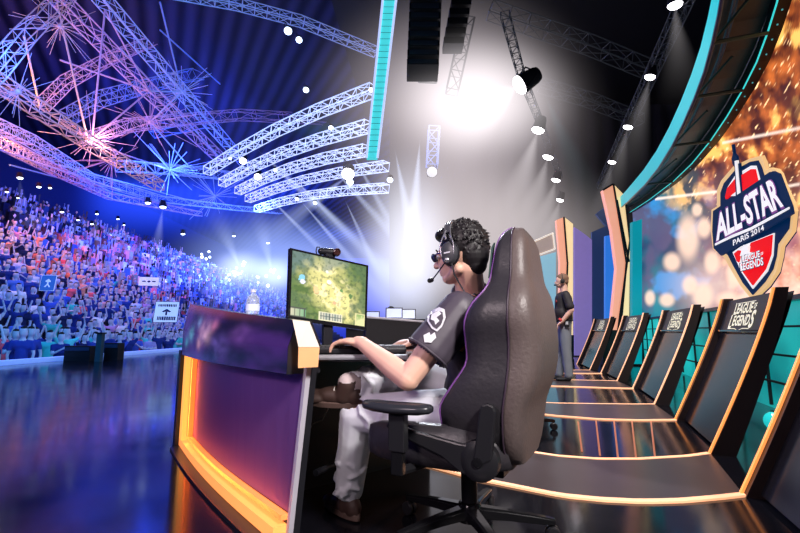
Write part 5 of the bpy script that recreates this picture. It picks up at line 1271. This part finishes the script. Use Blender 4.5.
# trousers
t = MB()
t.ell(PEL-Zv*.01, (.145, .185, .10), Rt, 22, 14)
for h_, k_, a_, rk, ra in ((hipL, kneeL, ankL, .078, .062), (hipR, kneeR, ankR, .076, .060)):
    capsule(t, h_, .105, h_.lerp(k_, .5), .092); capsule(t, h_.lerp(k_, .5), .092, k_, rk); capsule(t, k_, rk, k_.lerp(a_, .5), .070); capsule(t, k_.lerp(a_, .5), .070, a_, ra)
rnd = random.Random(5)
for h_, k_, a_ in ((hipL, kneeL, ankL), (hipR, kneeR, ankR)):
    for (A, B, r0) in ((k_, a_, .064), (h_, k_, .082)):
        ax_ = (B-A).normalized(); X = ax_.orthogonal().normalized(); Yx = ax_.cross(X)
        for i in range(9):
            f0 = rnd.uniform(.1, .95); an = rnd.uniform(0, 2*PI); c0 = A.lerp(B, f0); pts = []
            for k in range(4):
                aa = an+k*.35; pts.append(c0+ax_*(k*.012*rnd.choice((-1, 1)))+(X*math.cos(aa)+Yx*math.sin(aa))*(r0+.004))
            for q0_, q1_ in zip(pts, pts[1:]): capsule(t, q0_, .010, q1_, .009, 6)
tb = blob(t, .0065, 4, .5)
axA = (ankL-kneeL).normalized(); axB = (ankR-kneeR).normalized()
trim(tb, [lambda v: (v-ankL).dot(axA) > .012 and (v-ankL).length < .1, lambda v: (v-ankR).dot(axB) > .004 and (v-ankR).length < .1])
tr = tb.build('trousers', M_jeans, man, smooth='all', fixn=False); sm = tr.modifiers.new('cloth', 'SOLIDIFY'); sm.thickness = .003
# shoes
def shoe(ank, fwd, up_, lab):
    fwd = fwd.normalized(); sd = up_.cross(fwd).normalized(); up_ = fwd.cross(sd); R = Matrix((fwd, sd, up_)).transposed()
    m_ = MB(); P = lambda f, l, u: ank+fwd*f+sd*l+up_*u
    m_.ell(P(-.03, 0, -.06), (.045, .036, .045), R); m_.ell(P(.05, 0, -.065), (.085, .040, .036), R); m_.ell(P(.13, 0, -.075), (.062, .046, .028), R); capsule(m_, P(-.01, 0, -.01), .042, P(.01, 0, -.06), .044)
    bb = blob(m_, .005, 4); 
    bb = trim(bb, [lambda v: (v-ank).dot(up_) > .006])
    so = bb.build('shoe', M_shoe, man, smooth='all', fixn=False)
    m_ = MB(); outl = []
    for i in range(26):
        a = 2*PI*i/26; outl.append(P(.055+.135*math.cos(a), (.041+.006*math.cos(a))*math.sin(a), -.105))
    m_.prism(outl, up_*.026); m_.build('sole', M_sole, so, bevel=.004)
    m_ = MB()
    for k in range(4): m_.path([P(.045+k*.02, -.022, -.034-k*.006), P(.05+k*.02, 0, -.028-k*.006), P(.045+k*.02, .022, -.034-k*.006)], .003, 5)
    m_.build('laces', mat('pale laces', (.5, .45, .42), .7), so, smooth='all')
shoe(ankL+Vector((0, 0, -.005)), Vector((-.62, .78, 0)), Zv, '')
shoe(ankR+Vector((-.03, -.02, .02)), Vector((-.96, .18, .03)), Vector((.03, -.35, 1)), '')
p = MB(); capsule(p, ankR.lerp(kneeR, .05), .046, ankR+Vector((-.02, -.012, .01)), .045); p.build('sock', mat('striped pale sock', (.6, .5, .5), .8), man, smooth='all')

# headset (worn, a thing of its own)
hs = thing('headset', 'grey over-ear headset with wire band and microphone boom on the player', 'headset', tuple(HP(0, 0, -.1)))
M_hgrey = mat('dark grey headset plastic', (.06, .06, .07), .35); M_hmet = mat('pale headset wire', (.5, .5, .55), .25, .8)
for s_ in (-1, 1):
    p = MB(); c = HP(.0, s_*.082, -.002); ax = (hf*.98+hu*-.1, hu, hl*s_)
    p.lathe(c, [(.001, -.006), (.036, -.006), (.041, .004), (.041, .016), (.034, .026), (.022, .030), (.001, .030)], 26, (hf*.88, hu*1.12, hl*s_)); cupo = p.build('ear_cup', M_hgrey, hs, smooth=True)
    p = MB(); p.lathe(c, [(.030, -.004), (.044, -.004), (.046, .004), (.043, .010), (.03, .010)], 24, (hf*.88, hu*1.12, hl*s_)); p.build('ear_cushion', M_blackw, cupo, smooth=True)
    for df in (-.026, .026):
        p = MB(); p.path([HP(df, s_*.108, -.012), HP(df*1.15, s_*.110, .03), HP(df*.7, s_*.100, .062), HP(df*.35-.004, s_*.090, .092)], .0028, 6); p.build('yoke_wire', M_hmet, cupo, smooth=True)
    if s_ > 0:
        p = MB(); p.box(c+hl*.0305, (.026, .002, .005), (hf, hl, hu)); p.build('print', M_badge, cupo)
for df in (-.010, .012):
    p = MB(); p.path([HP(df-.004+.010*math.sin(a), .094*math.cos(a), .055+.092*math.sin(a)) for a in [PI*i/18 for i in range(19)]], .004, 6); p.build('head_wire', M_hmet, hs, smooth=True)
p = MB(); R_ = [[HP(-.002+ww+.010*math.sin(a), .090*math.cos(a)+tt*math.cos(a), .052+(.088+tt)*math.sin(a)) for ww, tt in ((-.014, 0), (.014, 0), (.014, .009), (-.014, .009))] for a in [PI*(i+2)/20 for i in range(17)]]
p.loft(R_); p.build('head_band', M_hgrey, hs, smooth=True)
p = MB(); mp0 = HP(.005, .108, -.030); pts = [mp0, HP(.03, .108, -.052), HP(.055, .10, -.070), HP(.085, .085, -.086), HP(.105, .070, -.090)]
p.path(pts, .0028, 6); p.build('microphone_boom', M_blackw, hs, smooth=True)
p = MB(); capsule(p, HP(.100, .074, -.090), .009, HP(.114, .066, -.089), .010, 12); p.build('microphone', M_blackw, hs, smooth='all')
p = MB(); p.ell(mp0, .012, None, 12, 8); p.build('boom_joint', M_hmet, hs, smooth='all')
p = MB(); p.path([HP(-.01, .10, -.045), HP(-.015, .10, -.09), HP(-.03, .09, -.13), HP(-.05, .09, -.17)], .003, 6); p.build('cable', M_blackw, hs, smooth=True)
# glasses
gl = thing('glasses', 'dark framed glasses with bluish lenses worn by the seated player', 'glasses', tuple(HP(.1, 0, 0)))
for s_ in (-1, 1):
    c = HP(.102, s_*.033, .006); p = MB(); p.path([c+hl*(.024*math.cos(a))+hu*(.016*math.sin(a))-hf*(abs(.024*math.cos(a)+.0)*.15) for a in [2*PI*i/20 for i in range(20)]], .0022, 6, closed=True); fr = p.build('rim', M_blackw, gl, smooth='all')
    p = MB(); p.lathe(c, [(.0005, -.0005), (.0235, -.0005), (.0235, .0005), (.0005, .0005)], 20, (hl, hu*.66, hf)); p.build('lens', mat('blue tinted lens', (.02, .05, .25), .08, coat=.5), fr)
    p = MB(); p.path([HP(.100, s_*.056, .010), HP(.06, s_*.078, .010), HP(.0, s_*.084, .006)], .0025, 6); p.build('temple', mat('dark blue frame', (.01, .03, .2), .3), gl, smooth='all')
p = MB(); p.path([HP(.104, -.011, .010), HP(.108, 0, .013), HP(.104, .011, .010)], .002, 6); p.build('bridge', M_blackw, gl, smooth='all')
# ================================================================== STANDING MAN, FAR STAGE
def rigP(base, f):  # local frame: f forward, l left, z up
    f = Vector(f).normalized(); l = Zv.cross(f)
    return lambda a, b, c: Vector(base)+f*a+l*b+Zv*c
sb_ = fl(567, 381); P = rigP((sb_.x, sb_.y, 0), (-.97, .22, 0)); f_ = Vector((-.97, .22, 0)).normalized(); l_ = Zv.cross(f_); Rs = Matrix((f_, l_, Zv)).transposed()
sm_ = thing('person', 'standing man in black polo and grey jeans with headset and belt radio, facing left', 'person', (sb_.x, sb_.y, 0))
b = MB()
b.ell(P(.0, 0, 1.62), (.098, .075, .10), Rs, 16, 12); b.ell(P(.04, 0, 1.555), (.06, .055, .06), Rs); capsule(b, P(.09, 0, 1.60), .010, P(.112, 0, 1.58), .013, 8); b.ell(P(.085, 0, 1.545), (.015, .025, .008), Rs)
capsule(b, P(-.02, 0, 1.56), .055, P(-.03, 0, 1.40), .062); capsule(b, P(-.03, -.16, 1.38), .05, P(-.03, .16, 1.38), .05); capsule(b, P(-.01, 0, 1.30), .12, P(.0, 0, 1.0), .12)
for s in (-1, 1): b.ell(P(-.01, s*.078, 1.60), (.018, .008, .03), Rs); capsule(b, P(0, s*.09, .92), .08, P(.0, s*.10, .5), .055); capsule(b, P(0, s*.10, .5), .05, P(-.02, s*.1, .09), .035)
capsule(b, P(-.03, .19, 1.36), .048, P(-.09, .25, 1.12), .042); capsule(b, P(-.09, .25, 1.12), .042, P(.06, .22, .94), .030); capsule(b, P(-.03, -.19, 1.36), .048, P(-.02, -.26, 1.1), .042); capsule(b, P(-.02, -.26, 1.1), .042, P(.10, -.20, .92), .03)
hand(b, P(.06, .22, .94), f_*.75-Zv*.6, l_, f_*-.2-l_, (.6, .7, .8, .9)); hand(b, P(.10, -.20, .92), f_*.7-Zv*.7, -l_, f_*.2+l_, (.6, .7, .8, .9))
bb = blob(b, .008, 3); bb.build('body', M_skin, sm_, smooth='all', fixn=False)
h = MB(); h.ell(P(-.015, 0, 1.655), (.098, .082, .085), Rs, 16, 12); h.ell(P(-.055, 0, 1.60), (.05, .068, .06), Rs); hb = blob(h, .008, 2); hb.build('hair', mat('light brown hair', (.25, .14, .09), .7), sm_, smooth='all', fixn=False)
s = MB(); capsule(s, P(-.03, -.165, 1.375), .062, P(-.03, .165, 1.375), .062); capsule(s, P(-.01, 0, 1.30), .138, P(.005, 0, 1.0), .145); s.ell(P(.02, 0, 1.08), (.14, .16, .14), Rs)
for q, e in ((.19, .25), (-.19, -.26)): capsule(s, P(-.03, q, 1.36), .064, P(-.07, e*.97, 1.18), .068)
sb = blob(s, .010, 3); pj = sb.build('polo_shirt', mat('black polo', (.03, .025, .03), .7), sm_, smooth='all', fixn=False)
p = MB(); p.ell(P(.115, .09, 1.27), (.012, .03, .03), Rs, 10, 8); p.build('chest_print', mat('red print', (.5, .05, .05), .6), pj)
t = MB(); t.ell(P(0, 0, .93), (.125, .165, .10), Rs)
for s_, kf, af in ((1, .0, -.02), (-1, .03, .10)): capsule(t, P(0, s_*.085, .90), .105, P(kf, s_*.10, .5), .078); capsule(t, P(kf, s_*.10, .5), .078, P(af, s_*.1, .10), .066)
tb = blob(t, .010, 3); tb.build('jeans', mat('grey jeans', (.24, .26, .30), .8, bump=.3), sm_, smooth='all', fixn=False)
for s_, af in ((1, -.02), (-1, .10)):
    m_ = MB(); m_.ell(P(af+.02, s_*.1, .05), (.06, .045, .05), Rs); m_.ell(P(af+.12, s_*.105, .035), (.09, .045, .035), Rs); bb = blob(m_, .008, 2); bb.build('shoe', M_black, sm_, smooth='all', fixn=False)
p = MB(); p.path([P(.125*math.cos(a), .165*math.sin(a), .965) for a in [2*PI*i/20 for i in range(20)]], .018, 6, closed=True); p.build('belt', M_black, sm_)
p = MB(); p.tube(P(.09, .22, .955)-Zv*.0, P(.065, .218, .975), .036, 10); p.build('wristband', mat('red wristband', (.7, .05, .05), .6), sm_)
rad = thing('belt_radio', 'small dark radio with pale tag hanging on the standing man belt', 'radio', tuple(P(-.02, .20, .86)))
p = MB(); p.box(P(-.02, .20, .93), (.07, .04, .14), (f_, l_, Zv)); p.build('casing', M_black, rad, bevel=.004); p = MB(); p.tube(P(-.04, .20, 1.0), P(-.045, .20, 1.08), .006, 6); p.build('antenna', M_black, rad)
p = MB(); p.box(P(-.015, .222, .92), (.04, .006, .05), (f_, l_, Zv)); p.build('tag', mat('pale tag', (.6, .62, .65), .5), rad)
hs2 = thing('headset', 'small black headset with microphone on the standing man', 'headset', tuple(P(0, 0, 1.6)))
p = MB(); p.path([P(.0, .088*math.cos(a), 1.635+.10*math.sin(a)) for a in [PI*i/14 for i in range(15)]], .007, 6); p.build('head_band', M_black, hs2)
for s_ in (-1, 1): p = MB(); p.lathe(P(.0, s_*.08, 1.60), [(.001, 0), (.036, 0), (.038, .014), (.02, .022), (.001, .022)], 16, (f_, Zv, l_*s_)); p.build('ear_cup', M_black, hs2, smooth=True)
p = MB(); p.path([P(.01, .10, 1.585), P(.07, .09, 1.545), P(.11, .06, 1.54)], .004, 6); capsule(p, P(.105, .064, 1.54), .012, P(.125, .055, 1.54), .012, 8); p.build('microphone_boom', M_black, hs2)

# far stations seen past the player's desk: laptops, a small console, a seated person
for i, (x, y, Y, lab) in enumerate([(394, 312, 6.2, 'open silver laptop, left of the pair on the far black console'), (408, 313, 6.6, 'open silver laptop, right of the pair on the far black console'), (372, 312, 7.4, 'small open laptop near the left end of the far console')]):
    c = at(x, y+6, Y); c.z = at(394, 318, 6.2).z-.02; t = thing('laptop', lab, 'laptop', tuple(c), 'laptops on the far console'); k = .9
    mb = MB(); mb.box(c+Zv*.008, (.24, .2, .014)); mb.build('base', mat('silver laptop', (.6, .62, .7), .4), t)
    mb = MB(); mb.prism([c+Vector((-.12, .10, .012)), c+Vector((.12, .10, .012)), c+Vector((.12, .15, .17)), c+Vector((-.12, .15, .17))], (0, .01, 0)); ld = mb.build('lid', mat('black lid', (.03, .03, .04), .4), t)
    mb = MB(); mb.add([c+Vector((-.105, .098, .03)), c+Vector((.105, .098, .03)), c+Vector((.105, .142, .155)), c+Vector((-.105, .142, .155))], [(0, 1, 2, 3)]); mb.build('screen', mat('pale laptop screen', (.6, .65, .8), .3, emis=(.5, .58, 1), es=.45), ld, fixn=False)
cz = at(394, 318, 6.2).z
con = thing('console_table', 'long low black console carrying the laptops behind the player desk', 'table', (-.2, 6.8, 0))
mb = MB(); mb.prism([(-.75, 6.0, cz-.02), (.75, 6.0, cz-.02), (.75, 7.8, cz-.02), (-.75, 7.8, cz-.02)], (0, 0, -.05)); mb.build('top', M_blackw, con)
mb = MB(); mb.prism([(-.72, 6.05, 0), (.72, 6.05, 0), (.72, 7.7, 0), (-.72, 7.7, 0)], (0, 0, cz-.06)); mb.build('body', M_black, con)
P = rigP((at(391, 330, 9.5).x, 9.5, .0), (.2, -1, 0)); b = MB(); fp = thing('person', 'tiny blurred seated person in white shirt behind the far laptops', 'person', tuple(P(0, 0, 0)))
capsule(b, P(0, 0, .5), .15, P(0, 0, .9), .14); capsule(b, P(0, -.16, .95), .06, P(0, .16, .95), .06); capsule(b, P(0, 0, 1.0), .055, P(0, 0, 1.1), .05); b.ell(P(0, 0, 1.18), (.09, .075, .11))
for s in (-1, 1): capsule(b, P(0, s*.19, .93), .05, P(.12, s*.24, .68), .04); capsule(b, P(.12, s*.24, .68), .04, P(.32, s*.1, .72), .03); capsule(b, P(0, s*.09, .48), .08, P(.38, s*.1, .48), .06); capsule(b, P(.38, s*.1, .46), .05, P(.38, s*.1, .05), .04)
bb = blob(b, .015, 3); bb.build('body', mat('white shirted figure', (.6, .55, .65), .8), fp, smooth='all', fixn=False)
h = MB(); h.ell(P(-.015, 0, 1.22), (.095, .08, .09)); h.build('hair', M_hair, fp, smooth='all')
mb = MB(); mb.box(P(.55, 0, .70), (.9, .5, .04)); 
st_ = thing('far_desk', 'small dark desk in front of the tiny seated person', 'desk', tuple(P(.55, 0, 0))); mb.build('top', M_black, st_)
for sx_, sy_ in ((-1, -1), (1, -1), (1, 1), (-1, 1)): mb = MB(); mb.tube(P(.55+sy_*.2, sx_*.4, 0), P(.55+sy_*.2, sx_*.4, .69), .02, 6); mb.build('leg', M_black, st_)
q = thing('stool', 'low dark stool under the tiny seated person', 'stool', tuple(P(0, 0, 0))); mb = MB(); mb.lathe(P(0, 0, .36), [(.01, 0), (.18, 0), (.19, .03), (.01, .04)], 16); mb.build('seat', M_black, q); mb = MB(); mb.tube(P(0, 0, 0), P(0, 0, .37), .03, 8); mb.build('post', M_black, q)
# ================================================================== LIGHT
w = bpy.data.worlds.new('world'); SC.world = w; w.use_nodes = True
w.node_tree.nodes['Background'].inputs[0].default_value = (.02, .03, .09, 1); w.node_tree.nodes['Background'].inputs[1].default_value = .25
def nogloss(o): o.visible_glossy = False; return o
light('key_light', 'SPOT', (1.9, -1.6, 3.4), 1250, (1, .93, .9), (.15, 1.85, .75), .35, 38, .6)
light('side_light', 'SPOT', (-1.6, -.6, 2.2), 150, (1, .8, .85), (.1, 1.9, .5), .3, 46, .6)
light('stage_light', 'SPOT', (1.5, 3, 7), 2600, (1, .95, .92), (2.0, 6.2, 0), 1.0, 70, .8)
light('rim_light', 'SPOT', (-.5, 7.5, 5.0), 1500, (.85, .9, 1), (.2, 1.9, 1.1), .3, 40)
nogloss(light('blue_fill', 'AREA', (-6, 3, 3.5), 90, (.15, .3, 1), (0, 2, .6), 3))
nogloss(light('purple_fill', 'AREA', (-2.4, .9, 1.6), 9, (.55, .25, 1), (-1, 2.5, .35), .8))
for i, (x, y, z, e, c) in enumerate([(-13, 14, 10, 1600, (.03, .13, 1)), (-16, 30, 12, 6500, (.03, .10, 1)), (-14, 50, 12, 12000, (.06, .16, 1)), (-10, 75, 11, 14000, (.2, .35, 1)), (-20, 22, 9, 700, (1, .2, .35))]):
    nogloss(light('crowd_light', 'POINT', (x, y, z), e, c, None, 1.5))
nogloss(light('audience_spot', 'AREA', (-6, 6, 7), 800, (.10, .45, 1), (-13, 14, 0), 3))
nogloss(light('roof_warm', 'POINT', (-17, 17, 9), 1500, (1, .42, .15), None, .6))
nogloss(light('roof_pink', 'POINT', (-14, 20, 9.5), 500, (1, .4, .5), None, .6))
nogloss(light('roof_blue', 'POINT', (-8, 24, 8), 1200, (.1, .3, 1), None, .8))
nogloss(light('drape_light', 'AREA', (4, 18, 9), 350, (1, .9, .88), (2, 23, 2), 3))

def bar_light(p, xdir, tgt, L, W_, energy, col):
    o = light('frame_glow', 'AREA', p, energy, col, None, L); o.data.shape = 'RECTANGLE'; o.data.size = L; o.data.size_y = W_
    z = (p-tgt).normalized(); x = (xdir-z*xdir.dot(z)).normalized(); y = z.cross(x); o.rotation_euler = Matrix((x, y, z)).transposed().to_euler(); return nogloss(o)
bar_light(DP(.45, .085, .03), dd, DP(.45, .25, -.02), DL*.85, .02, 3.2, (1, .25, .05))
bar_light(DP(.90, .36, .03), Vector((0, 0, 1)), DP(.72, .36, -.02), .5, .02, 3.0, (1, .28, .06))
